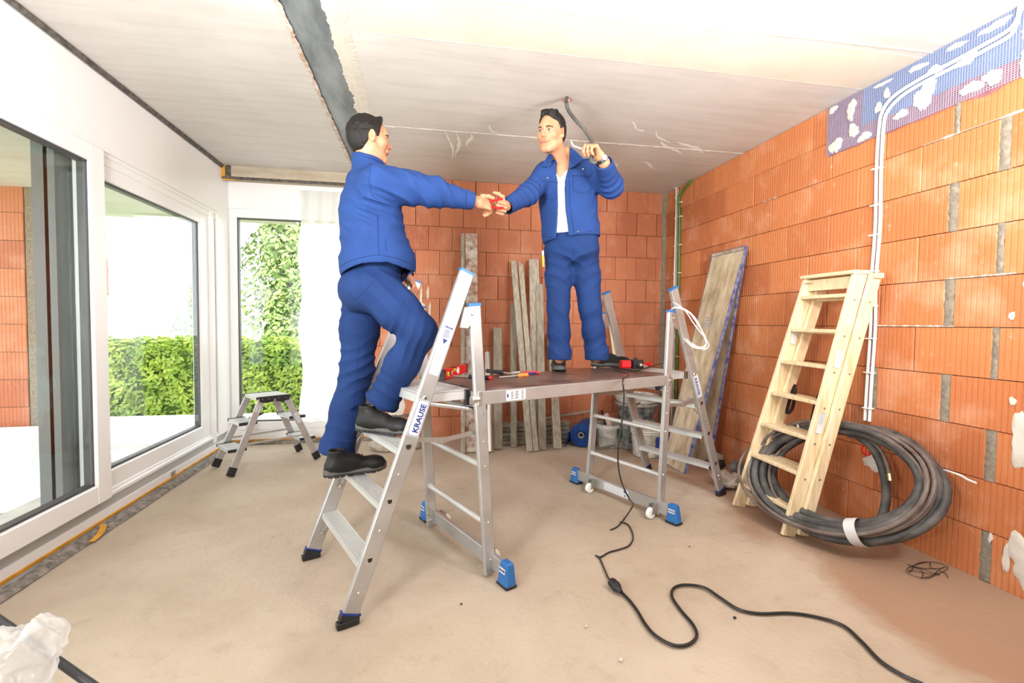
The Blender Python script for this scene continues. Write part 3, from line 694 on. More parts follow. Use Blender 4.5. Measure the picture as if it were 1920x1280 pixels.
    for y in (-.235, .32):
        mb = MB(); c = Vector((.072, y, .035)); mb.lathe(c, [(.012, -.014), (.030, -.014), (.035, -.010), (.035, .010), (.030, .014), (.012, .014)], 20, ax=(0, 1, 0)); wh = L(mb, 'roller', M['white_plastic'], smooth=True)
        br = MB(); br.box((.022, y-.019, .03), (.072, y-.015, .09)); br.box((.022, y+.015, .03), (.072, y+.019, .09)); br.box((.022, y-.019, .06), (.028, y+.019, .095)); br.cyl((.072, y-.02, .035), (.072, y+.02, .035), .006, 8)
        local_part(br, 'roller_fork', M['steel'], wh)
    # screws joining bar and stile
    sc = MB()
    for s in (-1, 1):
        for z in (.055, .09): sc.cyl((-.05, s*(Y1-.02), z), (-.02, s*(Y1-.02), z), .006, 8)
    L(sc, 'screws', M['chrome'])
    return t
def stile_frame(f, s, dx=0):
    """frame on the outer face of a climbing stile at fraction f of its length; x runs up the stile"""
    a = Vector((-.70, s*Y1, .018)); b = Vector((-.135, s*.30, 1.478)); c = a.lerp(b, f)+Vector((dx, s*.0138, 0)); d = (b-a).normalized()
    n = Vector((0, s, 0)); n = (n-d*n.dot(d)).normalized(); return frame(c, d, n)
def plate(parent, name, fr, w, h, m, th=.0006, r=.008):
    pts = []
    for cx, cy, a0 in ((w/2-r, h/2-r, 0), (-w/2+r, h/2-r, 90), (-w/2+r, -h/2+r, 180), (w/2-r, -h/2+r, 270)):
        for k in range(5): a = math.radians(a0+k*22.5); pts.append((cx+r*math.cos(a), cy+r*math.sin(a)))
    mb = MB(); mb.prism([fr @ Vector((x, y, 0)) for x, y in pts], (fr.to_3x3() @ Vector((0, 0, th)))); return local_part(mb, name, m, parent)
def lift(fr, dz, dx=0, dy=0):
    g = fr.copy(); g.translation = fr @ Vector((dx, dy, dz)); return g
def brand_sticker(t, f, s, L_=.165, Wd=.058):
    fr = stile_frame(f, s)
    if s > 0: fr = fr @ Matrix.Rotation(math.pi, 4, 'Z')
    p = plate(t, 'brand_sticker', fr, L_, Wd, M['sticker'])
    plate(p, 'border', lift(fr, .0006), L_-.006, Wd-.006, M['ink_blue'], .0002); plate(p, 'field', lift(fr, .0008), L_-.010, Wd-.010, M['sticker'], .0002)
    text('lettering', 'KRAUSE', .036, M['ink_blue'], p, lift(fr, .0012, 0, -.006))
    return p
def lines(mb, fr, x0, x1, y0, y1, n, seed, horizontal=True):
    r = random.Random(seed)
    for i in range(n):
        y = y0+(y1-y0)*(i+.5)/n; h = (y1-y0)/n*.42; e = x0+(x1-x0)*(.7+.3*r.random())
        q = [fr @ Vector(p) for p in ((x0, y-h/2, 0), (e, y-h/2, 0), (e, y+h/2, 0), (x0, y+h/2, 0))]; mb.add(q, [(0, 1, 2, 3)])
pt = loc(0, .45, 0)
T1 = trestle('trestle_ladder', pt, SA); tag(T1, 'aluminium trestle ladder in the foreground that the left man is climbing', 'ladder')
T2 = trestle('trestle_ladder', loc(1.285, .45, 0), SA+math.pi); tag(T2, 'aluminium trestle ladder carrying the far end of the deck, white cable hung over it', 'ladder')
brand_sticker(T1, .55, -1); brand_sticker(T2, .55, 1)
# long instruction label on the first trestle: runs across the stile, reads level
fr = stile_frame(.755, -1); p = plate(T1, 'instruction_sticker', fr, .24, .050, M['sticker']); 
fr2 = lift(fr, .0009) @ Matrix.Rotation(-math.pi/2, 4, 'Z')
text('lettering', 'KRAUSE', .0115, M['ink_blue'], p, lift(fr2, .0004, 0, .106))
ln = MB(); lines(ln, fr2, -.017, .017, .056, .096, 6, 1); local_part(ln, 'small_print', M['ink_blue'], p)
tri = MB(); tri.add([fr2 @ Vector(q) for q in ((-.013, .050, .0003), (.013, .050, .0003), (0, .026, .0003))], [(0, 2, 1)]); local_part(tri, 'triangle', M['ink_blue'], p)
cr = MB(); cr.tube([fr2 @ Vector((.018*math.cos(a*math.pi/12), .002+.018*math.sin(a*math.pi/12), .0003)) for a in range(24)], .0006, 4, closed=True); lines(cr, fr2, -.008, .008, -.003, .006, 2, 3); lines(cr, fr2, -.019, .019, -.055, -.025, 4, 5); lines(cr, fr2, -.019, .019, -.112, -.085, 6, 6); local_part(cr, 'small_print', M['ink_grey'], p)
# pictogram sticker on the far traverse bar
mb = MB(); mb.box((.0222, -.14, .042), (.0228, .09, .098)); q = local_part(mb, 'instruction_sticker', M['sticker'], T2)
mb = MB()
for y in (-.12, -.085, -.05, -.015, .02): mb.tube([Vector((.0232, y+.013*math.cos(a), .072+.017*math.sin(a))) for a in [i*math.pi/6 for i in range(12)]], .0007, 4, closed=True); 
local_part(mb, 'small_print', M['ink_grey'], q); mb = MB(); mb.box((.0229, .05, .075), (.0234, .07, .09)); mb.box((.0229, .055, .05), (.0234, .066, .06)); local_part(mb, 'emblem', M['ink_blue'], q)
# ------------------------------------------------------------------ deck
D = empty('platform_deck', loc(.64, .38, .0), SA); tag(D, 'brown plywood scaffold deck with aluminium side beams carrying the right man', 'platform')
dl, dw = .715, .25
o = local_part(MB().box((-dl+.01, -dw+.004, .905), (dl-.01, dw-.004, .925)), 'deck_board', M['deck'], D, bevel=.002)
for s in (-1, 1):
    mb = MB(); mb.bar((-dl, s*dw, .882), (dl, s*dw, .882), .026, .066, (0, 1, 0), ch=.003); b = local_part(mb, 'side_beam', M['alu'], D)
    for e in (-1, 1): local_part(MB().box((e*dl-.012, s*dw-.016, .846), (e*dl+.012, s*dw+.016, .918)).cyl((e*dl-.0, s*dw, .88), (e*dl+e*.04, s*dw, .88), .02, 12), 'beam_end', M['steel'], b, bevel=.003)
    for e in (-1, 1): local_part(MB().box((e*(dl-.05)-.012, s*(dw-.035)-.014, .815), (e*(dl-.05)+.012, s*(dw-.035)+.014, .86)), 'hook', M['black_rubber'], b, bevel=.003)
for x in (-.5, -.25, 0, .25, .5): local_part(MB().box((x-.02, -dw+.01, .862), (x+.02, dw-.01, .900)), 'cross_member', M['alu'], D)
fr = frame((-.505, -dw-.0135, .883), (1, 0, 0), (0, -1, 0)); p = plate(D, 'rating_sticker', fr, .12, .052, M['sticker'], r=.002)
mb = MB(); lines(mb, lift(fr, .0008), -.03, -.012, -.02, .02, 5, 4); lines(mb, lift(fr, .0008), -.005, .02, -.02, .02, 5, 7); lines(mb, lift(fr, .0008), .032, .052, -.022, .022, 9, 9); local_part(mb, 'small_print', M['ink_black'], p); mb = MB(); lines(mb, lift(fr, .0008), -.055, -.043, -.022, .022, 1, 3); local_part(mb, 'colour_bar', M['ink_blue'], p)
# ------------------------------------------------------------------ tools on the deck
ZD = .9252
def dk(x, y, z=0): return at(x, y, 2, ZD+z)
# spirit level standing on edge
a = at(830, 712, 2, ZD); bb = at(893, 691, 2, ZD); d = (bb-a).normalized(); bb = a+d*.42; n = Vector((d.y, -d.x, 0))
lv = empty('spirit_level', tuple(a)); tag(lv, 'red spirit level marked 40 standing on edge at the left end of the deck', 'spirit level')
MB().bar(a+ZU*.028, bb+ZU*.028, .022, .054, n, ch=.002).build('body', M['red'], lv); 
MB().bar(a-d*.012+ZU*.028, a+d*.012+ZU*.028, .026, .057, n).build('end_cap', M['black_plastic'], lv, bevel=.002); MB().bar(bb-d*.012+ZU*.028, bb+d*.012+ZU*.028, .026, .057, n).build('end_cap', M['black_plastic'], lv, bevel=.002)
MB().cyl(a+d*.055+ZU*.028-n*.016, a+d*.055+ZU*.028+n*.016, .013, 12).build('vial', M['green_vial'], lv); MB().bar(a+d*.155+ZU*.045, a+d*.195+ZU*.045, .028, .022, n).build('vial', M['green_vial'], lv)
MB().bar(a+d*.095+ZU*.03, a+d*.11+ZU*.03, .0235, .026, n).bar(a+d*.155+ZU*.053, a+d*.195+ZU*.053, .029, .006, n).build('vial_mount', M['black_plastic'], lv)
text('lettering', '40', .05, M['ink_white'], lv, parent_inv(lv) @ frame(a+d*.235+n*.0115+ZU*.028, d, n))
mb = MB(); lines(mb, frame(a+d*.125+n*.0116+ZU*.03, d, n), -.012, .014, -.01, .01, 2, 2); mb.build('small_print', M['ink_white'], lv)
# hammer-like tool with black grip
def rodtool(name, p0, p1, grip, m1, m2, label, r1=.013, r2=.005, cat='tool', tip=None):
    p0 = Vector(p0); p1 = Vector(p1); g = p0.lerp(p1, grip); t = empty(name, tuple(p0-ZU*r1)); tag(t, label, cat)
    L = (g-p0).length; q = (g-p0).normalized()
    MB().tube([p0, p0+q*.006, p0+q*L*.3, p0+q*L*.7, g-q*.004, g], [r1*.6, r1, r1*.86, r1, r1*.9, r1*.6], 12).build('grip', m1, t, smooth=True); MB().tube([g, p1], r2, 8).build('shaft', m2, t, smooth=True)
    if tip: tip(t, p0, p1, q)
    return t
def hammerhead(t, p0, p1, q):
    s = q.cross(ZU); MB().bar(p1-s*.045, p1+s*.045, .022, .022, ZU, ch=.003).build('head', M['steel'], t)
rodtool('hammer', dk(912, 699)+ZU*.014, dk(972, 705)+ZU*.011, .55, M['black_rubber'], M['chrome'], 'hammer with a long black grip lying on the deck beside the pliers', .014, .005, 'hammer', hammerhead)
rodtool('screwdriver', dk(990, 706)+ZU*.012, dk(936, 709)+ZU*.006, .36, M['orange_plastic'], M['steel'], 'screwdriver with a clear orange handle lying on the deck', .0125, .0035, 'screwdriver')
def bulb(t, p0, p1, q): MB().lathe(p0, [(.002, -.012), (.011, -.008), (.013, 0), (.010, .008)], 12, ax=q).build('red_tip', M['red'], t, smooth=True)
rodtool('chisel', dk(919, 712)+ZU*.012, dk(848, 707)+ZU*.007, .55, M['black_rubber'], M['steel'], 'black-handled chisel with a red end, behind the trestle stile', .0135, .006, 'chisel', bulb)
def pliers(name, piv, axis, nrm, label, L=1., col='red', lying=True, spread=.02):
    t = empty(name, tuple(piv)); tag(t, label, 'pliers'); axis = Vector(axis).normalized(); nrm = Vector(nrm).normalized(); s = nrm.cross(axis).normalized(); piv = Vector(piv)
    for k in (-1, 1):
        MB().tube(spline([piv+s*k*.004, piv-axis*.035*L+s*k*spread*.7, piv-axis*.08*L+s*k*spread*1.1, piv-axis*.125*L+s*k*spread*1.25], 6), [.0065]*18+[.005], 8).build('handle', M[col], t, smooth=True)
        MB().tube([piv-s*k*.0035, piv+axis*.02-s*k*.006, piv+axis*.055-s*k*.003], [.009, .007, .003], 6).build('jaw', M['steel'], t)
    MB().cyl(piv-nrm*.009, piv+nrm*.009, .008, 10).build('pivot', M['chrome'], t); return t
pliers('combination_pliers', dk(975, 701)+ZU*.01, dk(965, 701)-dk(1003, 701), (0, 0, 1), 'red-handled pliers lying flat on the middle of the deck')
o = MB().cyl(dk(990, 703)+ZU*.01, dk(1005, 702)+ZU*.01, .006, 8).build('marker_pen', M['ink_blue'], None, smooth=True); tag(o, 'short blue pen lying beside the red pliers', 'pen')
# power tool: angle drill with black gearbox and red body
c = dk(1191, 693)+ZU*.04; dr = empty('angle_drill', tuple(c-ZU*.04)); tag(dr, 'black and red electric angle drill lying by the right man\'s shoe', 'power tool')
ax = (RW*1+FW*.45).normalized(); nn = ax.cross(ZU).normalized()
MB().bar(c-ax*.042, c+ax*.042, .075, .062, nn, ch=.010).build('gearbox', M['black_plastic'], dr); MB().bar(c-ax*.05+ZU*.0, c-ax*.12+FW*.02, .058, .055, nn, ch=.012).build('motor_housing', M['red'], dr)
MB().tube([c+nn*.03, c+nn*.055], [.026, .02], 14).tube([c+nn*.055, c+nn*.062], .012, 10, 1).build('chuck', [M['black_plastic'], M['chrome']], dr, smooth=True)
MB().tube([c+nn*.062, c+nn*.062+ax*.05-ZU*.012], .007, 8).build('bit', M['steel'], dr)
MB().cyl(c+ZU*.03, c+ZU*.046, .012, 10).build('switch', M['black_plastic'], dr); MB().tube(spline([c+ax*.03+FW*.03, c+ax*.10+FW*.06-ZU*.01, c+ax*.16+FW*.07-ZU*.012], 5), [.018]*10+[.014], 10).build('handle', M['red'], dr, smooth=True)
# ------------------------------------------------------------------ cables
def cable(name, pts, r, m, label, cat='cable', n=8, seg=8):
    o = MB().tube(spline(pts, n), r, seg).build(name, m, None, smooth=True); tag(o, label, cat); return o
fl = lambda x, y, z=.006: at(x, y, 2, z)
ed = loc(.93, .112, .92)
e1 = px(1168, 705, 2.87)
pts = [dk(1240, 686)+ZU*.02, dk(1215, 692)+ZU*.012, dk(1185, 697)+ZU*.006, dk(1160, 697)+ZU*.008, dk(1150, 695)+ZU*.014, loc(.955, .11, .94), px(1168, 712, 2.66), px(1170, 742, 2.65), px(1166, 790, 2.65), px(1160, 830, 2.63), px(1159, 870, 2.62), px(1166, 905, 2.60), px(1180, 935, 2.62), fl(1187, 945, .10), fl(1178, 962, .03), fl(1160, 985), fl(1145, 993)]
cable('drill_lead', pts, .0045, M['cable'], 'thin black drill lead hanging from the deck edge to the floor')
pts = [fl(1162, 978), fl(1178, 984), fl(1187, 1005), fl(1180, 1022), fl(1160, 1030), fl(1142, 1035), fl(1126, 1044), fl(1117, 1041), fl(1124, 1046), fl(1132, 1064), fl(1140, 1082), fl(1147, 1092, .012)]
cable('plug_lead', pts, .0045, M['cable'], 'curled thin black lead on the floor ending in the plug')
cpos = [(1166, 1111), (1180, 1125), (1195, 1145), (1210, 1170), (1230, 1192), (1262, 1209), (1290, 1208), (1306, 1193), (1300, 1172), (1275, 1142), (1260, 1118), (1264, 1102), (1285, 1096), (1320, 1101), (1350, 1120), (1385, 1142), (1425, 1150), (1480, 1149), (1530, 1156), (1580, 1172), (1615, 1202), (1650, 1238), (1690, 1264), (1740, 1288), (1800, 1330)]
cable('extension_cord', [fl(x, y, .008) for x, y in cpos], .0068, M['cable'], 'black rubber extension cord snaking over the floor in the foreground')
a = fl(1147, 1090, .022); b = fl(1166, 1111, .02); d = (b-a).normalized(); pc = empty('plug_connector', tuple(a-ZU*.02)); tag(pc, 'black plug and coupling lying on the floor in the foreground', 'plug')
MB().tube([a-d*.014, a, a+d*.012, a+d*.035], [.008, .019, .022, .022], 14).build('plug', M['black_rubber'], pc, smooth=True); MB().tube([a+d*.036, a+d*.055, a+d*.07, a+d*.09], [.024, .021, .014, .008], 14).build('coupling', M['black_plastic'], pc, smooth=True)
MB().bar(a+d*.005-ZU*.0, a+d*.03, .047, .012, d.cross(ZU)).build('grip_ribs', M['black_plastic'], pc)
# fine tangle of wire near right wall
pts = [fl(1735+38*math.cos(t)*(.4+.6*abs(math.sin(t*.37)))+ (10*math.sin(t*2.3)), 1068+13*math.sin(t)*(.5+.5*abs(math.cos(t*.7)))+5*math.cos(t*1.7), .003+.002*(i % 5)) for i, t in enumerate([k*.55 for k in range(34)])]+[fl(1770, 1073, .004), fl(1778, 1083, .003)]
cable('wire_tangle', [fl(1700, 1057, .003)]+pts, .0016, M['cable'], 'tangle of thin dark wire on the floor before the hose coil', 'wire', 4, 5)
# ------------------------------------------------------------------ ceiling cable and conduits
hole = at(1063, 188, 2, ZC)
pts = [hole+ZU*.02, px(1062, 192, 2.95), px(1066, 207, 2.93), px(1080, 226, 2.9), px(1096, 243, 2.86), px(1108, 262, 2.8), px(1113, 280, 2.74), px(1109, 295, 2.70), px(1110, 303, 2.69), px(1117, 304, 2.69), px(1124, 298, 2.69), px(1123, 288, 2.71), px(1116, 282, 2.74)]
o = cable('ceiling_cable', pts, .0115, M['hose'], 'thick black cable hanging from the ceiling, its looped end held by the right man')
cable('white_strand', [px(1071, 265, 2.72), px(1075, 273, 2.71), px(1086, 277, 2.7), px(1098, 281, 2.69), px(1106, 276, 2.67), px(1110, 273, 2.665), px(1113, 280, 2.66), px(1114, 288, 2.665)], .004, M['whitecable'], 'white cable strand in the right man\'s raised hand')
mb = MB(); c = hole; mb.tube([c+Vector((.03*math.cos(a), .03*math.sin(a), -.001)) for a in [i*math.pi/8 for i in range(16)]], .0015, 4, closed=True); o = mb.build('ring_mark', M['red'], None); 
o['kind'] = 'structure'; o.name = 'trim_60'
o = MB().lathe(hole-ZU*.0, [(.02, .01), (.02, -.004), (.014, -.006)], 12).build('trim_61', M['plaster'], None, smooth=True); o['kind'] = 'structure'
xw = XR-.014
def rwall(x, y, off=.012): return at(x, y, 0, XR-off)
def pipe(name, pts, r, m, label):
    e = empty(name, tuple(pts[0])); tag(e, label, 'conduit'); MB().tube(spline(pts, 6), r, 8).build('pipe', m, e, smooth=True); return e
def clips(e, pts, r, along=(0, 0, 1), m='white_plastic'):
    for p in pts: p = Vector(p); MB().box((XR-.03, p.y-r*1.3, p.z-.004), (XR-.001, p.y+r*1.3, p.z+.004)).cyl((XR-.028, p.y+r*1.6, p.z), (XR-.002, p.y+r*1.6, p.z), .003, 6).build('clip', M[m], e)
for dy, lb in ((0, 'left white conduit of the pair running up the ribbed right wall'), (.030, 'right white conduit of the pair running up the ribbed right wall')):
    P = [Vector((xw, 2.475-dy, .66)), (xw, 2.47-dy, .9), (xw, 2.46-dy, 1.25), (xw, 2.468-dy, 1.5), (xw, 2.455-dy, 1.85), (xw, 2.462-dy, 2.2), (xw, 2.455-dy, 2.45)]
    P = [Vector(p) for p in P]
    # bend and run along under the ceiling towards the camera
    P += [Vector((xw, 2.44-dy, 2.53-dy*.6)), Vector((xw-.004, 2.38-dy, 2.585-dy)), Vector((xw-.004, 2.25, 2.612-dy)), Vector((xw-.004, 2.05, 2.622-dy)), Vector((xw-.004, 1.9, 2.632-dy)), Vector((xw-.004, 1.80, 2.65-dy)), Vector((xw-.004, 1.765+dy*.3, 2.735))]
    e = pipe('conduit', P, .0095, M['white_plastic'], lb)
    clips(e, [(xw, 2.47-dy, z) for z in (.74, .96, 1.17, 1.37, 1.58, 1.80, 1.98, 2.2)], .01)
ycs = [4.80, 4.765]
e = pipe('conduit', [Vector((xw, 4.80, .05)), Vector((xw, 4.80, 1.0)), Vector((xw, 4.80, 2.0)), Vector((xw, 4.80, 2.68)), Vector((xw-.02, 4.82, 2.735))], .0085, M['white_plastic'], 'white conduit in the far corner of the right wall'); clips(e, [(xw, 4.80, z) for z in (.9, 1.2, 1.5, 1.8, 2.1, 2.4, 2.62)], .009)
e = pipe('conduit', [Vector((xw, 4.765, .05)), Vector((xw, 4.765, 1.0)), Vector((xw, 4.765, 2.0)), Vector((xw, 4.765, 2.66)), Vector((xw-.02, 4.76, 2.735))], .0085, M['tub'], 'grey conduit beside the green one in the far corner')
e = pipe('conduit', [Vector((xw-.004, 4.70, .05)), Vector((xw-.004, 4.70, 1.0)), Vector((xw-.004, 4.705, 2.0)), Vector((xw-.004, 4.72, 2.45)), Vector((xw-.004, 4.74, 2.58)), Vector((xw-.004, 4.66, 2.66)), Vector((xw-.004, 4.54, 2.70)), Vector((xw-.004, 4.50, 2.737))], .013, M['green_conduit'], 'green flexible conduit in the far corner bending towards the ceiling'); clips(e, [(xw, 4.70, z) for z in (.9, 1.2, 1.5, 1.8, 2.1, 2.4, 2.55)], .014)
# short white cable out of the wall, red sockets, cable coil on the trestle
cable('wall_cable_end', [rwall(1700, 868, .004), rwall(1765, 880, .02), rwall(1790, 887, .03), rwall(1803, 892, .03), rwall(1815, 899, .035), rwall(1830, 905, .04)], .0055, M['whitecable'], 'short white cable end sticking out of the right wall behind the hoses')
so = empty('socket_box', (XR, 2.43, .43)); tag(so, 'red twin wall socket box in a plaster patch behind the hoses', 'socket')
for y, z in ((2.465, .475), (2.39, .46)): MB().lathe((XR+.002, y, z), [(.036, 0), (.036, .008), (.031, .010), (.029, .002), (.004, .002)], 20, ax=(-1, 0, 0)).build('box_ring', M['red'], so, smooth=True)
blotch('plaster_patch', 'x', (2.42, .41), .07, .035, 77, M['plaster'], so, spikes=.9)
t1 = loc(1.39, .14, 1.335)
cc = empty('cable_coil', tuple(t1)); tag(cc, 'coil of white cable hung over the top of the right trestle ladder', 'cable')
for i in range(4):
    a = px(1258, 582-i*2, 3.12+.02*i); q = [a, px(1270, 577-i, 3.08), px(1290, 583+i, 3.06), px(1306, 600+2*i, 3.05), px(1318+i*2, 625+i, 3.05), px(1324+i*2, 645-i, 3.06), px(1318, 653-i, 3.07), px(1298, 650-i*2, 3.1), px(1280, 630+i, 3.2), px(1266, 605, 3.22)]
    MB().tube([p_+Vector((.007*i*math.sin(j/9.55+i), 0, .006*i*math.cos(j/9.55+i*2))) for j, p_ in enumerate(spline(q, 6, closed=True))], .0032, 6, closed=True).build('loop', M['whitecable'], cc, smooth=True)
# electrical floor vent plate in the left sill
o = MB().box((XL-.003, 4.02, .03), (XL+.002, 4.08, .075)).build('trim_62', M['steel'], None); o['kind'] = 'structure'
# ================================================================== STEP STOOL by the window
def step_stool():
    # feet measured on the floor; the stool is a double-sided A of two steps and a top
    f1, f2, f3, f4 = at(447, 893, 2, 0), at(412, 872, 2, 0), at(588, 864, 2, 0), at(551, 845, 2, 0)
    cen = (f1+f2+f3+f4)/4; ax = ((f3+f4)-(f1+f2)).normalized(); sd = Vector((-ax.y, ax.x, 0)); t = empty('step_stool', tuple(cen), math.atan2(ax.y, ax.x))
    tag(t, 'low aluminium step stool with black corners standing by the windows', 'step stool'); hw = .185; hl = .35; H = .60
    L = lambda mb, n, m, p=t, **k: local_part(mb, n, m, p, **k)
    for sx in (-1, 1):
        for sy in (-1, 1):
            a = Vector((sx*hl, sy*hw, .02)); b = Vector((sx*.10, sy*.150, H-.01)); d = (b-a).normalized()
            o = L(MB().bar(a, b, .020, .052, (0, 1, 0), ch=.003), 'leg', M['alu']); L(MB().bar(a-d*.018, a+d*.055, .026, .060, (0, 1, 0)), 'foot', M['black_rubber'], o, bevel=.004)
            if sy < 0:
                fr = frame(a.lerp(b, .86 if sx < 0 else .62)+Vector((0, -.0108, 0)), d*(1 if sx < 0 else -1), (0, -1, 0)); p = plate(t, 'sticker', fr, .055 if sx < 0 else .15, .03, M['sticker'], r=.003)
                if sx < 0: text('lettering', 'KRAUSE', .012, M['ink_blue'], p, lift(fr, .001))
                else: ln = MB(); lines(ln, lift(fr, .0008), -.068, .066, -.012, .012, 4, 6); L(ln, 'small_print', M['ink_grey'], p)
    def tread(z, x0, x1, w, name='step'):
        mb = MB(); mb.box((x0, -w, z-.024), (x0+.005, w, z)); mb.box((x1-.005, -w, z-.024), (x1, w, z)); mb.box((x0, -w, z-.006), (x1, w, z-.002))
        n = max(5, round((x1-x0)/.012))
        for i in range(n): xx = x0+.004+(x1-x0-.008)*i/(n-1); mb.box((xx-.0028, -w, z-.002), (xx+.0028, w, z+.001))
        s = L(mb, name, M['alu_light'])
        for sy in (-1, 1): L(MB().box((x0-.004, sy*w-.006, z-.020), (x1+.004, sy*w+.012, z+.004)), 'edge_cap', M['black_plastic'], s, bevel=.003)
    for sx in (-1, 1):
        for z in (.20, .405):
            f = z/H; xc = sx*(hl-(hl-.10)*f); tread(z, xc-.065+(-.02 if sx < 0 else .02), xc+.065+(-.02 if sx < 0 else .02), .150-.02*f)
    tread(H+.004, -.135, .135, .145, 'top_step')
    for sy in (-1, 1):
        mb = MB()
        for sx in (-1, 1): mb.prism([(sx*.003, sy*.158, H), (sx*.128, sy*.158, H), (sx*.118, sy*.158, H-.035), (sx*.06, sy*.158, H-.045), (sx*.014, sy*.158, H-.038)], (0, sy*.010, 0))
        L(mb, 'hinge_plate', M['black_plastic'])
        sc = MB()
        for x in (-.10, -.05, .03, .09): sc.cyl((x, sy*.167, H-.012), (x, sy*.1705, H-.012), .004, 8)
        L(sc, 'rivets', M['chrome'])
        L(MB().bar((-.255, sy*.165, .235), (.255, sy*.165, .235), .003, .016, (0, 1, 0)), 'spreader', M['alu'])
step_stool()
# ================================================================== WOODEN STEP LADDER leaning folded on the right wall
def wood_ladder():
    # front frame: bottoms and tops measured; width direction almost along the wall
    bf0 = at(1385, 948, 2, 0); bf1 = at(1477, 1003, 2, 0)           # far stile foot, near stile foot
    t0 = px(1518, 518, bf0.dot(FW)+.16); 
    def solve(x, y, base, X): return at(x, y, 0, X)
    tf0 = at(1520, 522, 0, 2.50); tf1 = at(1612, 512, 0, 2.48)
    e = empty('wooden_step_ladder', tuple((bf0+bf1)/2)); tag(e, 'pale wooden step ladder leaning folded against the ribbed right wall', 'ladder')
    wd = (bf1-bf0).normalized()
    # front frame
    up = ((tf0-bf0).normalized()+(tf1-bf1).normalized()).normalized(); nrm = wd.cross(up).normalized()
    if nrm.x > 0: nrm = -nrm
    for a, b in ((bf0, tf0), (bf1, tf1)):
        s = MB().bar(a, b, .024, .088, wd, ch=.003).build('front_stile', M['pine'], e)
        sc = MB()
        for k in range(7):
            f = (k+.62)/7.35; c = a.lerp(b, f)+wd*.012; 
            if a is bf1: sc.cyl(c, c+wd*.003, .0065, 10)
        if a is bf1: sc.build('screws', M['steel'], s)
    for k in range(7):
        f = (k+.75)/7.35; a = bf0.lerp(tf0, f)+wd*.012; b = bf1.lerp(tf1, f)-wd*.012; fl_ = Vector((nrm.x, nrm.y, 0)).normalized()
        MB().bar(a, b, .082, .022, fl_, ch=.003).build('tread', M['pine'], e)
    # top board
    a = tf0-wd*.02+up*.006; b = tf1+wd*.02+up*.006; fl_ = Vector((nrm.x, nrm.y, 0)).normalized(); MB().bar(a, b, .125, .022, fl_, ch=.004).build('top_board', M['pine'], e)
    MB().bar(tf0+wd*.012-up*.05, tf1-wd*.012-up*.05, .022, .07, fl_).build('top_rail', M['pine'], e)
    br = MB(); c = tf0+wd*.03-up*.035; br.bar(c-fl_*.03, c+fl_*.05, .05, .002, wd).bar(c, c-up*.05, .045, .003, wd); br.build('hinge_bracket', M['steel'], e)
    # rear frame folded close behind, sticking out a little to the near side
    off = -nrm*.075+wd*.028; rb0 = bf0+off+up*.0; rb1 = bf1+off; rb0.z = 0.01; rb1.z = .01; rt0 = tf0+off+up*.0; rt1 = tf1+off
    for a, b in ((rb0+wd*.0, rt0+wd*.0), (rb1, rt1)):
        s = MB().bar(a, b, .024, .070, wd, ch=.003).build('rear_stile', M['pine'], e)
        if b is rt1 or (b-rt1).length < .01:
            sc = MB()
            for k in range(7): c = a.lerp(b, (k+.62)/7.35)+wd*.012; sc.cyl(c, c+wd*.003, .006, 10)
            sc.build('screws', M['steel'], s)
    for k in range(1, 7): f = (k+.75)/7.35; MB().bar(rb0.lerp(rt0, f)+wd*.012, rb1.lerp(rt1, f)-wd*.012, .05, .020, fl_).build('rear_tread', M['pine'], e)
    MB().bar(rt0-wd*.01+up*.0, rt1+wd*.03+up*.0, .055, .03, fl_, ch=.004).build('rear_top_rail', M['pine'], e)
    # stickers
    for f, L_ in ((.46, .20), (.70, .17)):
        c = bf1.lerp(tf1, f)+wd*.0125; fr = frame(c, -up, wd); p_ = MB().prism([fr @ Vector(q) for q in ((-L_/2, -.02, 0), (L_/2, -.02, 0), (L_/2, .02, 0), (-L_/2, .02, 0))], wd*.0005).build('sticker', M['sticker'], e)
        ln = MB(); lines(ln, lift(fr, .001), -L_*.45, L_*.45, -.016, .016, 5, int(f*10)); ln.build('small_print', M['ink_grey'], p_)
    fr = frame(bf0.lerp(tf0, .78)+wd*.0125, -up, wd); MB().prism([fr @ Vector(q) for q in ((-.09, -.02, 0), (.09, -.02, 0), (.09, .02, 0), (-.09, .02, 0))], wd*.0005).build('sticker', M['sticker'], e)
    # black straps between the frames
    for w_ in (.30, .82):
        base = bf0.lerp(bf1, w_); f = .53; c = base.lerp(tf0.lerp(tf1, w_), f)-nrm*.03; pts = [c+up*.05, c+up*.02-nrm*.02-wd*.03, c-up*.06-nrm*.03-wd*.045, c-up*.13-nrm*.02-wd*.03, c-up*.15+wd*.005, c-up*.11+wd*.03, c-up*.04+wd*.025, c+up*.03+wd*.005]
        P = spline(pts, 6); vs = []; n_ = wd.cross(up)
        for q in P: vs += [q-n_*.013, q+n_*.013]
        MB().add(vs, [(2*i, 2*i+1, 2*i+3, 2*i+2) for i in range(len(P)-1)]).build('strap', M['black_rubber'], e, smooth=True)
    for c in (bf0+wd*.015+up*.13, bf0+wd*.07+up*.12): MB().cyl(c, c+wd*.06, .007, 8).build('cross_rod', M['steel'], e)
wood_ladder()
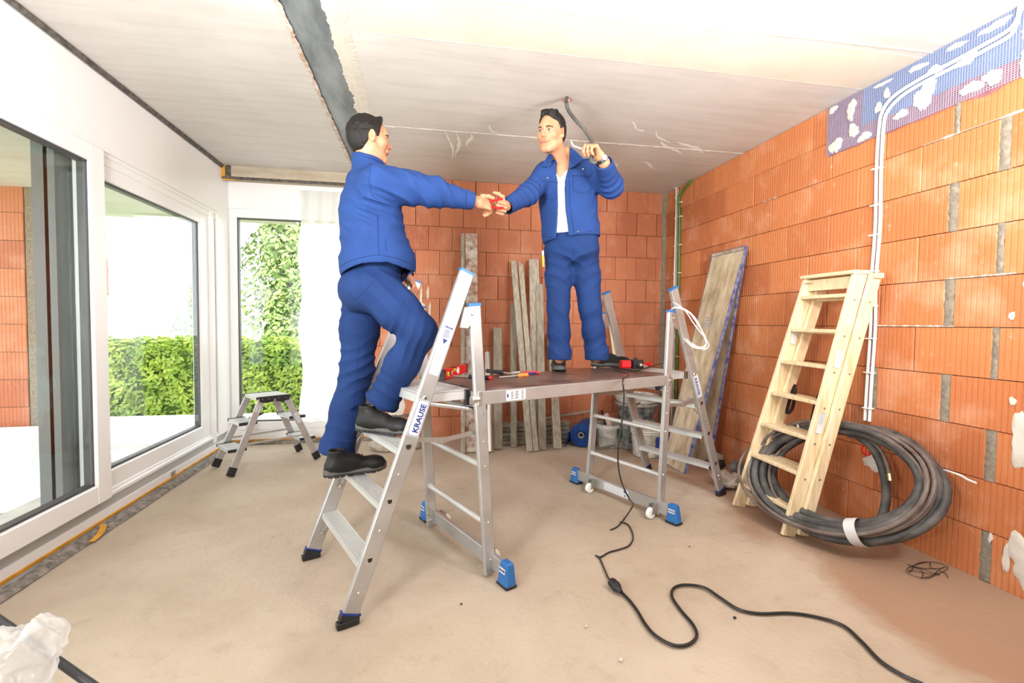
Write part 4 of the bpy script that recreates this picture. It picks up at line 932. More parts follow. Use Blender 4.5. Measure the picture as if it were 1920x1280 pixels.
# ================================================================== FORMWORK PANELS leaning at the right wall
def panel(p0, p1, t0, t1, th, label):
    """p0,p1 floor corners (far, near); t0,t1 top corners"""
    p0, p1, t0, t1 = map(Vector, (p0, p1, t0, t1)); n = (p1-p0).cross(t0-p0).normalized(); 
    if n.x > 0: n = -n
    e = empty('formwork_panel', tuple((p0+p1)/2)); tag(e, label, 'formwork panel')
    MB().prism([p0, p1, t1, t0], -n*th).build('face', M['formwood'], e)
    ed = MB(); k = .022
    for a, b in ((p0, p1), (p1, t1), (t1, t0), (t0, p0)):
        d = (b-a).normalized(); s = n.cross(d); c = (a+b)/2; 
        ed.bar(a-n*(th/2), b-n*(th/2), th+.004, .006, n)
    ed.build('painted_edge', M['formedge'], e)
    st = MB()
    for (u, v) in ((.45, .68), (.5, .3)):
        c = p0.lerp(p1, u).lerp(t0.lerp(t1, u), v)+n*.001; fr = frame(c, (p1-p0), n); lines(st, fr, -.06, .06, -.05, .05, 4, int(v*10))
    st.build('stencil', M['ink_grey'], e)
A0 = at(1244, 866, 2, 0); A1 = at(1282, 888, 2, 0)
panel(A0, A1, at(1335, 482, 0, 2.62), at(1396, 468, 0, 2.62), .022, 'front formwork panel with blue edges leaning against the right wall')
B1 = at(1327, 877, 2, 0); B0 = B1+(A0-A1)*1.0
panel(B0+Vector((0, .0, 0)), B1, at(1334, 476, 0, 2.69), at(1397, 461, 0, 2.69), .022, 'second formwork panel behind the front one, its blue edge showing on the right')
# ================================================================== BOARDS against the back wall
def board(name, xb, yb, xt, yt, w, th, m, label, cat='board', top=4.97, cut=0, bottom_px=None, kind='board', grooves=0):
    """xb,yb foot centre pixel (floor); xt,yt top centre pixel (against wall plane)"""
    a = at(xb, yb, 2, 0.0); b = at(xt, yt, 1, top); b.y = top-.01; d = (b-a).normalized(); s = Vector((1, 0, 0)); s = (s-d*s.dot(d)).normalized(); n = d.cross(s)
    if n.y > 0: n = -n
    e = empty(name, tuple(a)); tag(e, label, cat, 'boards leaning at the back wall')
    if kind == 'tube': MB().tube([a+ZU*.002, b], w/2, 14).tube([b-d*.001, b+d*.001], w/2*.8, 14).build('tube', m, e, smooth=True); return e
    r = random.Random(int(xb)); h = w/2
    prof = [(-h, 0), (h, 0), (h, th), (-h, th)]
    bot = [a+s*x-n*0 for x in (-h, h)]
    mb = MB(); P = [a-s*h, a+s*h, b+s*h-d*(cut if cut > 0 else 0), b-s*h-d*(-cut if cut < 0 else 0)]
    mb.prism(P, n*th); mb.build('plank', m, e, bevel=.002)
    if grooves:
        g = MB()
        for i in range(grooves): x = -h+w*(i+1)/(grooves+1); g.bar(a+s*x+n*(th+.0005)+d*.01, b+s*x+n*(th+.0005)-d*.03, .005, .003, s)
        g.build('ribs', m, e)
    return e
board('leaning_board', 884, 847, 883, 440, .125, .03, M['stainboard'], 'tall plaster-spattered reddish board leaning at the back wall, the tallest')
board('leaning_board', 868, 849, 867, 441, .035, .05, M['palewood'], 'narrow grey edge board pressed against the tall plaster-spattered board', grooves=1)
board('leaning_tube', 918, 848, 914, 661, .072, .05, M['galv'], 'short round silvery tube leaning at the back wall', 'tube', kind='tube')
board('leaning_board', 933, 842, 932.5, 615, .088, .024, M['oldboard'], 'grey board right of the silvery tube, cut square on top')
board('leaning_board', 963, 838, 962, 570, .062, .02, M['oldboard'], 'narrow grey board half hidden behind the tilted boards', top=4.99)
board('leaning_board', 993, 846, 962, 490, .06, .022, M['palewood'], 'pale board tilted to the left, square top', top=4.95)
board('leaning_board', 1004, 845, 975, 491, .05, .030, M['palewood'], 'pale tilted board with its top corner cut off', top=4.93, cut=.05)
board('leaning_board', 1006, 840, 1000, 487, .105, .022, M['palewood'], 'wide pale board with a square top left of the right man', top=4.96, grooves=1)
board('leaning_board', 1016, 843, 1010, 533, .078, .028, M['oldboard'], 'shorter board standing in front of the wide pale board', top=4.90, cut=-.015, grooves=1)
board('leaning_board', 1045, 841, 1032, 625, .082, .026, M['palewood'], 'board behind the right man\'s leg, its foot below the deck', top=4.96, grooves=2)
# stack of planks lying along the wall
sy = 4.78
for i, (z, w_, x0, x1) in enumerate([(.02, .14, .62, 1.52), (.062, .13, .60, 1.50), (.105, .14, .66, 1.53), (.15, .12, .63, 1.51), (.195, .13, .68, 1.52)]):
    o = MB().bar((x0, sy+.02*(i % 2), z+.002), (x1, sy+.015*((i+1) % 2), z+.002), w_, .038, (0, 1, 0), ch=.003).build('plank', M['oldboard'], None)
    tag(o, 'weathered plank lying along the foot of the back wall, %s of the stack' % ('bottom', 'second from bottom', 'middle', 'second from top', 'top')[i], 'plank', 'planks lying along the back wall')
o = MB().bar(at(1020, 784, 1, 4.92), at(1108, 770, 1, 4.92), .02, .02, (0, 1, 0)).build('thin_batten', M['palewood'], None); tag(o, 'thin pale batten lying aslant across the back wall above the planks', 'batten')
# debris at the left foot of the brick wall: broken plaster and block
for i, (x, y, s_, lb) in enumerate([(-.38, 4.72, .10, 'largest'), (-.22, 4.66, .07, 'middle-sized'), (-.10, 4.74, .06, 'smallest')]):
    bm = bmesh.new(); bmesh.ops.create_icosphere(bm, subdivisions=2, radius=s_)
    for v in bm.verts: v.co = Vector((v.co.x*1.5, v.co.y, v.co.z*.7))*(1+.35*noise.noise(v.co*9+Vector((i, 0, 0)))); v.co.z = max(v.co.z, -s_*.45)
    me = bpy.data.meshes.new('rubble'); bm.to_mesh(me); bm.free(); me.materials.append(M['rag']); o = link('rubble_lump', me, None, (x, y, s_*.45)); tag(o, '%s lump of plaster rubble at the left foot of the back wall' % lb, 'rubble')
# ================================================================== blue roll, buckets, tubs, broom
c = at(1088, 838, 2, 0); rl = empty('blue_roll', tuple(c)); tag(rl, 'blue rolled-up foil standing on its side under the deck by the back wall', 'roll')
ax = (FW*.95+RW*.35).normalized(); c0 = Vector((c.x, c.y-.02, .125)); rr = .122; side = ax.cross(ZU)
mb = MB()
P = []
for i in range(150):
    a = i*2*math.pi/24; r = .03+(rr-.03)*i/150; P.append(c0+side*math.cos(a)*r+ZU*math.sin(a)*r)
vs = []; fs = []
for q in P: vs += [q-ax*(.0+.006*random.random()), q+ax*.36]
for i in range(len(P)-1): fs.append((2*i, 2*i+1, 2*i+3, 2*i+2))
mb.add(vs, fs); mb.lathe(c0+ax*.01, [(.034, 0), (rr-.004, 0)], 24, ax=ax, open_=True).build('rolled_foil', M['bluefilm'], rl, smooth=True)
MB().lathe(c0-ax*.004, [(.03, 0), (.03, .36), (.022, .36), (.022, 0), (.03, 0)], 18, ax=ax, open_=True).build('cardboard_core', M['palewood'], rl, smooth=True)
fl_ = MB(); vs = []; fs = []
for i in range(14):
    t = i/13; q = c0-side*(-1)*0+side*(-rr-.004-.02*t)*1; q = c0+(-RW)*(rr+.004+.035*t)+ZU*(.03-.15*t); vs += [q-ax*.01, q+ax*.3]
for i in range(13): fs.append((2*i, 2*i+1, 2*i+3, 2*i+2))
fl_.add(vs, fs).build('loose_end', M['bluefilm'], rl, smooth=True)
def bucket(name, c, r, h, m, label, rim='white_plastic', top=1.15, handle=True):
    e = empty(name, tuple(c)); tag(e, label, 'bucket'); c = Vector(c)
    MB().lathe(c, [(r*.2, .002), (r, 0), (r*top, h*.86), (r*top+.006, h*.86), (r*top+.008, h), (r*top-.004, h), (r*top-.006, h*.9), (r*.95, .02), (r*.2, .018)], 28, open_=True).build('shell', m, e, smooth=True)
    for k in (.82, .9): MB().lathe(c, [(r*top-.002, h*k), (r*top+.009, h*k), (r*top+.009, h*k+.006), (r*top, h*k+.006)], 28, open_=True).build('rim_ring', M[rim], e, smooth=True)
    if handle: MB().tube([c+ZU*h*.85+Vector(((r*top+.012)*math.cos(a), (r*top+.012)*math.sin(a)*.98, -(r*.9)*math.sin(a-math.pi)*.0-.10*abs(math.sin(a)))) for a in [math.pi+math.pi*i/14 for i in range(15)]], .0025, 6).build('handle', M['steel'], e, smooth=True)
    return e
c = at(1140, 836, 2, 0); c.z = 0
b1 = bucket('bucket', c+Vector((0, .02, 0)), .105, .235, M['tub'], 'white bucket next to the blue roll')
def stick(name, a, b, r, m, label, cat):
    o = MB().tube([a, b], r, 8).build(name, m, None, smooth=True); tag(o, label, cat); return o
bc = c+Vector((0, .02, 0))
stick('brush_handle', bc+Vector((.02, 0, .06)), bc+Vector((-.06, .02, .36)), .013, M['black_rubber'], 'black handle sticking out of the white bucket by the blue roll', 'brush')
stick('paint_roller', bc+Vector((.04, -.02, .12)), bc+Vector((-.02, .0, .33)), .026, mat('pale_pink_roller', rgb('#cfaaa5'), .9), 'pale pink paint roller in the white bucket by the blue roll', 'roller')
MB().box((bc.x+.055, bc.y-.135, .12), (bc.x+.095, bc.y-.127, .20)).build('green_label', mat('dark_green_print', rgb('#1d4a38'), .5), b1)
c = at(1212, 852, 2, 0); b2 = bucket('bucket', c, .125, .27, M['tub'], 'larger stained white bucket standing below the mortar tubs')
MB().box((c.x+.02, c.y-.155, .10), (c.x+.05, c.y-.143, .2)).build('blue_label', M['ink_blue'], b2)
tb = bucket('mortar_tub', c+Vector((.03, .30, .30)), .17, .17, M['blacktub'], 'black mortar tub with dried grey rim behind the right trestle', 'rag', 1.2, False); 
tb2 = bucket('mortar_tub', c+Vector((.03, .30, .385)), .175, .15, M['tub'], 'grey crusted tub stacked in the black mortar tub', 'rag', 1.2, False)
o = MB().lathe(c+Vector((.03, .30, 0)), [(.16, 0), (.19, .28), (.18, .3), (.02, .3)], 24).build('bucket', M['blacktub'], None, smooth=True); tag(o, 'black bucket under the stack of mortar tubs', 'bucket')
MB().tube(spline([c+Vector((.0, .12, .50)), c+Vector((-.05, .1, .47)), c+Vector((-.12, .12, .49)), c+Vector((-.06, .14, .54)), c+Vector((-.03, .14, .57))], 5), .006, 6).build('grey_strap', M['black_rubber'], tb2)
# broom and batten leaning at back wall, pale
stick('broom_handle', at(1172, 825, 1, 4.6), at(1138, 560, 1, 4.95), .016, M['pine'], 'pale round broom handle leaning behind the left stile of the far trestle', 'broom')
o = MB().bar(at(1178, 812, 1, 4.72), at(1148, 590, 1, 4.96), .065, .02, (1, 0, 0)).build('batten', M['pine'], None); tag(o, 'flat pale batten leaning beside the broom handle', 'batten')
c = at(1183, 755, 1, 4.45); o = MB().lathe(c, [(.005, -.03), (.03, -.02), (.035, 0), (.03, .02), (.005, .03)], 14, ax=(1, 0, 0)).build('red_knob', M['red'], None, smooth=True); tag(o, 'round red cap hanging behind the far trestle above the tubs', 'cap')
# trough, metal stand and trowels on the floor
c = at(1160, 838, 2, 0); tr = empty('mortar_trough', tuple(c)); tag(tr, 'grey crusted mortar trough on the floor behind the far trestle', 'trough')
MB().prism([(c.x-.11, c.y, .06), (c.x+.17, c.y, .06), (c.x+.19, c.y, .18), (c.x-.13, c.y, .18)], (0, .15, 0)).build('body', M['mortar'], tr, bevel=.004); MB().box((c.x-.135, c.y-.008, .165), (c.x+.195, c.y+.01, .185)).build('rim', M['rag'], tr)
MB().box((c.x-.05, c.y-.05, 0), (c.x+.13, c.y+.05, .06)).build('stand', M['mortar'], tr, bevel=.004)
o = MB().bar((c.x-.30, c.y-.09, .012), (c.x-.02, c.y-.01, .03), .018, .012, (0, 0, 1)).build('iron_rod', M['steel'], None); tag(o, 'thin iron bar lying on the floor by the mortar trough', 'bar')
# junk by the foot of the right trestle: rag, tape roll, trowel
def rag(name, c, rx, ry, h, seed, m, label, cat):
    bm = bmesh.new(); bmesh.ops.create_icosphere(bm, subdivisions=4, radius=1)
    for v in bm.verts:
        n_ = noise.fractal(v.co*2.1+Vector((seed, 0, 0)), 1, 2, 4); k_ = 1+.35*n_; v.co = Vector((v.co.x*rx*k_, v.co.y*ry*k_, max(-.0, v.co.z*.5+.5)*h*(1+.5*n_)))
    me = bpy.data.meshes.new(name); bm.to_mesh(me); bm.free(); me.materials.append(m); me.polygons.foreach_set('use_smooth', [True]*len(me.polygons)); o = link(name, me, None, c); tag(o, label, cat); return o
c = at(1362, 912, 2, 0); rag('dirty_rag', c, .09, .12, .10, 4, M['rag'], 'crumpled whitish rag on the floor by the foot of the right trestle', 'rag')
c = at(1381, 893, 2, 0)+Vector((.04, .05, .06)); o = MB().lathe(c, [(.036, -.024), (.06, -.024), (.06, .024), (.036, .024), (.036, -.024)], 24, ax=(.4, -1, .15), open_=True).build('tape_roll', mat('grey_tape', (.16, .16, .17), .4), None, smooth=True); tag(o, 'grey roll of duct tape by the right wall', 'tape')
c = at(1350, 885, 2, 0); rag('black_rag', c+Vector((.02, .1, 0)), .09, .06, .07, 9, M['black_rubber'], 'small black heap of rags at the foot of the formwork panels', 'rag')
c = at(1330, 872, 2, 0)+Vector((.15, .12, 0)); rag('rubble_lump', c, .07, .06, .06, 12, M['rag'], 'small rubble heap in the corner behind the formwork panels', 'rubble')
for i, (x, y, s_) in enumerate([(1378, 1159, .008), (1293, 1025, .005), (1165, 1238, .008), (1192, 1030, .004), (865, 1133, .006), (505, 1127, .004), (1100, 1175, .007)]):
    c = at(x, y, 2, 0); bm = bmesh.new(); bmesh.ops.create_icosphere(bm, subdivisions=1, radius=s_)
    for v in bm.verts: v.co.z *= .5; v.co *= 1+.3*noise.noise(v.co*200)
    me = bpy.data.meshes.new('floor_chip'); bm.to_mesh(me); bm.free(); me.materials.append(M['black_rubber'] if i in (0, 1, 4) else M['plaster']); o = link('floor_chip', me, None, (c.x, c.y, s_*.5)); tag(o, ('dark rounded chip on the screed below the wavy extension cord', 'tiny dark chip on the screed beyond the extension cord', 'whitish chip on the screed in the foreground, lowest in the photo', 'tiny pale chip beside the curled plug lead', 'small dark chip on the screed right of the near ladder foot', 'tiny pale chip on the screed at the left, near the windows', 'pale chip on the screed left of the plug')[i], 'chip', 'small rubble chips on the floor')
# ================================================================== HOSE COIL
def hose_coil():
    e = empty('hose_coil', (2.35, 2.45, 0)); tag(e, 'large coil of dusty black hoses leaning against the ribbed right wall', 'hose')
    # ring leans: bottom about 0.45 m off the wall, top touching the wall
    bot = at(1580, 1040, 2, .03); 
    ydir = Vector((0, -1, 0)); cx, cz = None, None
    B = Vector((2.17, 2.27, .02)); T = Vector((2.60, 2.45, .69))
    up = (T-B).normalized(); C = (T+B)/2; w = (Vector((.18, -1, 0))); w = (w-up*w.dot(up)).normalized(); n = up.cross(w).normalized(); R_ = (T-B).length/2
    if n.x > 0: n = -n
    rnd = random.Random(4)
    def ring(a, b, off, r, ph, dz, m, name, turns=1, seg=10, wob=.012, cw=0, cu=0):
        pts = []; N = 40
        for i in range(N):
            t = 2*math.pi*i/N; k_ = 1+.02*math.sin(2*t+ph)
            q = C+w*(cw+a*.92*k_*math.cos(t))+up*(cu+b*k_*math.sin(t))+n*(off+wob*math.sin(3*t+ph)+.01*math.cos(t*2+ph))
            if q.z < r: q.z = r
            if q.x > XR-r-.01: q.x = XR-r-.01
            pts.append(q)
        MB().tube(pts, r, seg, closed=True).build(name, m, e, smooth=True)
    k = 0
    for a, b, off, r, ph, cw, cu in [(.50, .335, .00, .026, 0, .0, 0), (.47, .305, .035, .026, 1, .0, -.005), (.52, .335, -.045, .024, 2, .02, .0), (.455, .30, -.012, .022, 3, .0, .0), (.50, .318, .065, .020, 4, -.01, -.02), (.49, .345, -.02, .022, 5.1, .04, 0), (.43, .28, .02, .022, 2.6, .02, .01)]:
        ring(a, b, off, r, ph, 0, M['hose'], 'hose_loop', cw=cw, cu=cu)
    for a, b, off, r, ph, cw, cu in [(.54, .345, .05, .011, .5, 0.0, -.01), (.53, .35, .085, .011, 1.7, -.01, -.02), (.55, .33, .03, .010, 2.9, -.02, -.015), (.58, .33, .075, .009, 4.2, -.05, -.03), (.44, .31, .03, .010, 5, .02, -.0)]:
        ring(a, b, off, r, ph, 0, M['hosethin'], 'thin_hose_loop', cw=cw, cu=cu, seg=8)
    # a loose end hanging down inside the coil and a connector
    P = lambda x, y, d: at(x, y, 0, d)
    MB().tube(spline([at(1600, 812, 0, 2.58), at(1635, 838, 0, 2.60), at(1655, 880, 0, 2.62), at(1662, 930, 0, 2.56), at(1652, 975, 0, 2.45), at(1640, 1000, 0, 2.38)], 6), .023, 10).build('hose_end', M['hose'], e, smooth=True)
    MB().tube(spline([at(1590, 818, 0, 2.55), at(1630, 825, 0, 2.57), at(1655, 850, 0, 2.57), at(1668, 890, 0, 2.56)], 6), .009, 8).build('thin_hose_end', M['hosethin'], e, smooth=True)
    MB().cyl(at(1668, 888, 0, 2.56), at(1670, 901, 0, 2.555), .014, 10).build('brass_connector', mat('brass', (.55, .42, .2), .35, .9), e)
    # tape bands
    def band(t, w_, wd_, m, grow=.09, cen=(.49, .32)):
        q = C+w*(cen[0]*math.cos(t))+up*(cen[1]*math.sin(t)); tang = (w*(-cen[0]*math.sin(t))+up*(cen[1]*math.cos(t))).normalized(); out = tang.cross(n).normalized(); vs = []; N = 28
        for i in range(N+1):
            a = 2*math.pi*i/N; rx, ry = grow*.62, grow
            p_ = q+out*(rx*math.cos(a)*(1+.1*math.sin(3*a)))+n*(ry*math.sin(a)+.012)
            if p_.z < .002: p_.z = .002
            if p_.x > XR-.01: p_.x = XR-.01
            vs += [p_-tang*wd_/2, p_+tang*wd_/2]
        MB().add(vs, [(2*i, 2*i+1, 2*i+3, 2*i+2) for i in range(N)]).build('tape_band', m, e, smooth=True)
    band(-math.pi/2+.45, 0, .055, M['sticker'], .105); band(math.pi/2+.35, 0, .03, M['sticker'], .085); band(math.pi/2-.85, 0, .035, M['tub'], .035, (.45, .30)); band(math.pi/2+.55, 0, .012, M['sticker'], .09)
    return C, w, up, n
hose_coil()
# ================================================================== light-stand leg with a plastic bag, lower left
a = at(-60, 1120, 2, .62); b = at(190, 1296, 2, .50); st = empty('light_stand_leg', tuple(b)); tag(st, 'black metal tube wrapped in a plastic bag at the photo\'s lower left corner', 'stand')
MB().tube([a, b, b+(b-a)*.6], .0085, 14).build('tube', M['black_plastic'], st, smooth=True)
bm = bmesh.new(); bmesh.ops.create_icosphere(bm, subdivisions=5, radius=1); c = at(30, 1235, 2, .58); cc_ = c
for v in bm.verts:
    p_ = v.co.copy(); k_ = 1+.35*noise.fractal(p_*1.7+Vector((2, 0, 0)), 1, 2, 4); v.co = (RW*p_.x*.062*k_+FW*p_.y*.055*k_+ZU*p_.z*.055*k_)
    if p_.x > .45 and p_.z > .1: v.co += RW*.03*(p_.x)+ZU*.045*p_.z
    if p_.z < 0: v.co += ZU*(-.06*abs(p_.z))
me = bpy.data.meshes.new('plastic_bag'); bm.to_mesh(me); bm.free(); me.materials.append(M['bag']); me.polygons.foreach_set('use_smooth', [True]*len(me.polygons)); link('plastic_bag', me, st, c)
# ================================================================== OUTSIDE
g = MB(); g.box((-40, -10, -.62), (XL-.6, 60, -.5)); g.box((XL-.6, 5.6, -.62), (40, 60, -.5)); struct(g, 'ground', M['grass'])
g = MB(); g.box((XL-3.2, .2, -.50), (XL-.30, 7.2, -.06)); g.box((XL-.4, 5.4, -.5), (2.5, 7.2, -.06)); struct(g, 'terrace', M['paving'])
g = MB(); g.box((XL-.6, -.5, -.06), (XL-.12, 5.6, .06)); struct(g, 'kerb', M['paving'])
# brick pier outside
pr = empty('brick_pier', (-3.55, 5.1, -.06)); pr['kind'] = 'structure'
xr, xl_, yf = -3.40, -4.5, 5.03; cr_ = MB(); cr_.box((xl_, yf+.02, -.06), (xr-.12, yf+.4, 2.42)); cr_.build('core', M['mortar'], pr)
me = brick_mesh('brick', .366, .2455, .36, 12, M['brick'], .002)
for i in range(10):
    for j in range(3):
        x1_ = xr-.13-j*.37+(.12 if i % 2 else 0)*(1 if j else 0); 
        if x1_-.366 < xl_-.2: continue
        o = bpy.data.objects.new('brick', me); COL.objects.link(o); o.parent = pr; o.matrix_basis = parent_inv(pr) @ Matrix.Translation(Vector((x1_-.183, yf+.005*((i+j) % 2), .065+.25*i)))
MB().box((xr-.12, yf-.003, -.06), (xr, yf+.38, 2.42)).build('mortar_edge', M['mortar'], pr, bevel=.01)
# overhanging slab beyond the windows is part of the ceiling; its lower lip
g = MB(); g.box((XL-2.2, -1, 2.42), (XL-.3, 6.25, 2.735)); g.box((XL-.32, 5.55, 2.42), (XL+.4, 6.25, 2.735)); struct(g, 'terrace_roof', M['ceiling'])
# white foam blocks stacked on the terrace
for i, (x, y, z, lx, ly, lz, a) in enumerate([(-3.75, 4.65, .06, 1.3, .55, .22, .05), (-3.05, 4.25, -.04, .9, .5, .14, -.08), (-3.9, 3.95, -.05, 1.5, .5, .10, .02), (-2.75, 3.70, -.02, .5, .3, .10, .3), (-2.50, 4.55, -.02, .45, .25, .12, -.4)]):
    o = MB().box((-lx/2, -ly/2, 0), (lx/2, ly/2, lz)).build('foam_block', M['styro'], None, bevel=.01); o.location = (x, y, z); o.rotation_euler = (0, 0, a)
    tag(o, ('long white foam block beside the brick pier outside', 'white foam block in front of the pier outside', 'flat white foam slab nearest the sliding window outside', 'small white foam piece by the grey window stile outside', 'white foam offcut below the second window outside')[i], 'foam block', 'white foam blocks on the terrace')
def leaves(name, sample, n, size, m, parent, seed):
    """many small leaf blades with position/normal from sample(rng)"""
    r = np.random.default_rng(seed); P, N = sample(r, n); 
    T = r.normal(size=(n, 3)); T -= (T*N).sum(1)[:, None]*N*.8; T /= np.linalg.norm(T, axis=1)[:, None]; Bv = np.cross(N+r.normal(size=(n, 3))*.5, T); Bv /= np.linalg.norm(Bv, axis=1)[:, None]
    s = size*(.6+.8*r.random(n))[:, None]; a = P-T*s; b = P+Bv*s*.45; c_ = P+T*s; d = P-Bv*s*.45
    V = np.stack([a, b, c_, d], 1).reshape(-1, 3); me = bpy.data.meshes.new(name); me.vertices.add(4*n); me.vertices.foreach_set('co', V.astype(np.float32).ravel())
    me.loops.add(4*n); me.loops.foreach_set('vertex_index', np.arange(4*n, dtype=np.int32)); me.polygons.add(n); me.polygons.foreach_set('loop_start', np.arange(0, 4*n, 4, dtype=np.int32)); me.update(calc_edges=True); me.materials.append(m)
    o = bpy.data.objects.new(name, me); COL.objects.link(o); o.parent = parent
    if parent: o.matrix_basis = parent_inv(parent)
    o['kind'] = 'stuff'; return o
def hedge(x0, y0, x1, y1, th, z0, z1, n, label, seed):
    e = empty('hedge', ((x0+x1)/2, (y0+y1)/2, z0)); tag(e, label, 'hedge'); d = Vector((x1-x0, y1-y0, 0)); L = d.length; d.normalize(); nn = Vector((-d.y, d.x, 0))
    MB().bar((x0, y0, (z0+z1)/2-.03), (x1, y1, (z0+z1)/2-.03), th-.12, z1-z0-.1, nn).build('core', M['leafcore'], e)
    A = np.array((x0, y0, 0)); D_ = np.array(d); N_ = np.array(nn)
    def sample(r, k):
        t = r.random(k)*L; which = r.random(k); z = z0+(z1-z0)*r.random(k); s = np.where(which < .4, -1, np.where(which < .72, 1, 0)); bump_ = .05*np.sin(t*7+z*5)+.04*np.sin(t*17+3*z)
        off = np.where(s == 0, (r.random(k)-.5)*th, s*(th/2+bump_*.6-.05*r.random(k))); z = np.where(s == 0, z1+bump_+.03*r.random(k), z)
        P = A+D_*t[:, None]+N_*off[:, None]; P[:, 2] = z; N = N_*s[:, None]+np.array((0, 0, 1))*np.where(s == 0, 1, .5)[:, None]; N /= np.linalg.norm(N, axis=1)[:, None]; return P, N
    leaves('foliage', sample, n, .05, M['leaf'], e, seed)
hedge(-9.9, 6.0, -6.2, 8.1, .8, -.5, 1.08, 15000, 'clipped green hedge seen through the sliding window on the left', 1)
hedge(-5.6, 8.35, 3.5, 8.9, .8, -.5, .86, 30000, 'clipped green hedge running behind the back window', 2)
def tree(c, r, h0, h1, n, label, seed):
    e = empty('tree', (c[0], c[1], -.5)); tag(e, label, 'tree'); MB().tube([(c[0], c[1], -.5), (c[0]+.05, c[1], h0+.4), (c[0]-.05, c[1]+.1, h1-.5)], [.12, .09, .03], 8).build('trunk', M['bark'], e, smooth=True)
    def sample(q, k):
        a = q.random(k)*2*np.pi; t = q.random(k); rr_ = r*(.35+.75*np.sin(np.pi*(.15+.8*t)))*np.sqrt(q.random(k))*(1+.3*np.sin(3*a+t*9)); P = np.stack([c[0]+rr_*np.cos(a), c[1]+rr_*np.sin(a), h0+(h1-h0)*t], 1)
        N = np.stack([np.cos(a), np.sin(a), np.full(k, .6)], 1); N /= np.linalg.norm(N, axis=1)[:, None]; return P, N
    leaves('foliage', sample, n, .07, M['leafdark'], e, seed)
tree((-2.85, 11.2), .85, .2, 4.3, 9000, 'slender pale-leaved tree behind the back window hedge', 3)
tree((-4.8, 11.5), .42, .0, 2.0, 2600, 'small tree at the right edge of the second left window', 5)
def house(c, w, d, h, rh, label, a, win):
    e = empty('house', (c[0], c[1], -.5), a); tag(e, label, 'house'); L = lambda mb, n_, m: local_part(mb, n_, m, e)
    L(MB().box((-w/2, -d/2, 0), (w/2, d/2, h)), 'walls', M['render'])
    mb = MB(); o_ = .4; mb.prism([(-w/2-o_, -d/2-o_, h-.1), (-w/2-o_, 0, h+rh), (-w/2-o_, d/2+o_, h-.1), (-w/2-o_, d/2+o_, h-.25), (-w/2-o_, -d/2-o_, h-.25)], (w+2*o_, 0, 0)); rf = L(mb, 'roof', M['rooftile'])
    ti = MB()
    for k in range(14):
        t = k/14; ti.bar((-w/2-o_, -d/2-o_+(d/2+o_)*t, h-.1+(rh+.1)*t+.03), (w/2+o_, -d/2-o_+(d/2+o_)*t, h-.1+(rh+.1)*t+.03), .04, .05, (0, 1, 0))
    o = local_part(ti, 'tile_rows', M['rooftile'], rf)
    for x, z in win: f = L(MB().box((x-.5, -d/2-.04, z), (x+.5, -d/2+.02, z+1.2)), 'window', M['white_frame']); local_part(MB().box((x-.42, -d/2-.05, z+.08), (x+.42, -d/2-.03, z+1.12)), 'pane', M['ink_grey'], f)
house((-21, 26.5), 9, 8, 3.4, 2.6, 'pale house with red tiled roof far beyond the hedge on the left', .35, [(-2.5, 1.2), (0, 1.2), (2.5, 1.2)])
house((-11.6, 30), 7, 7, 8.0, 3, 'tall pale house behind the tree in the back window', .0, [(-2, 1.2), (1, 1.2), (-2, 4.2), (1, 4.2)])
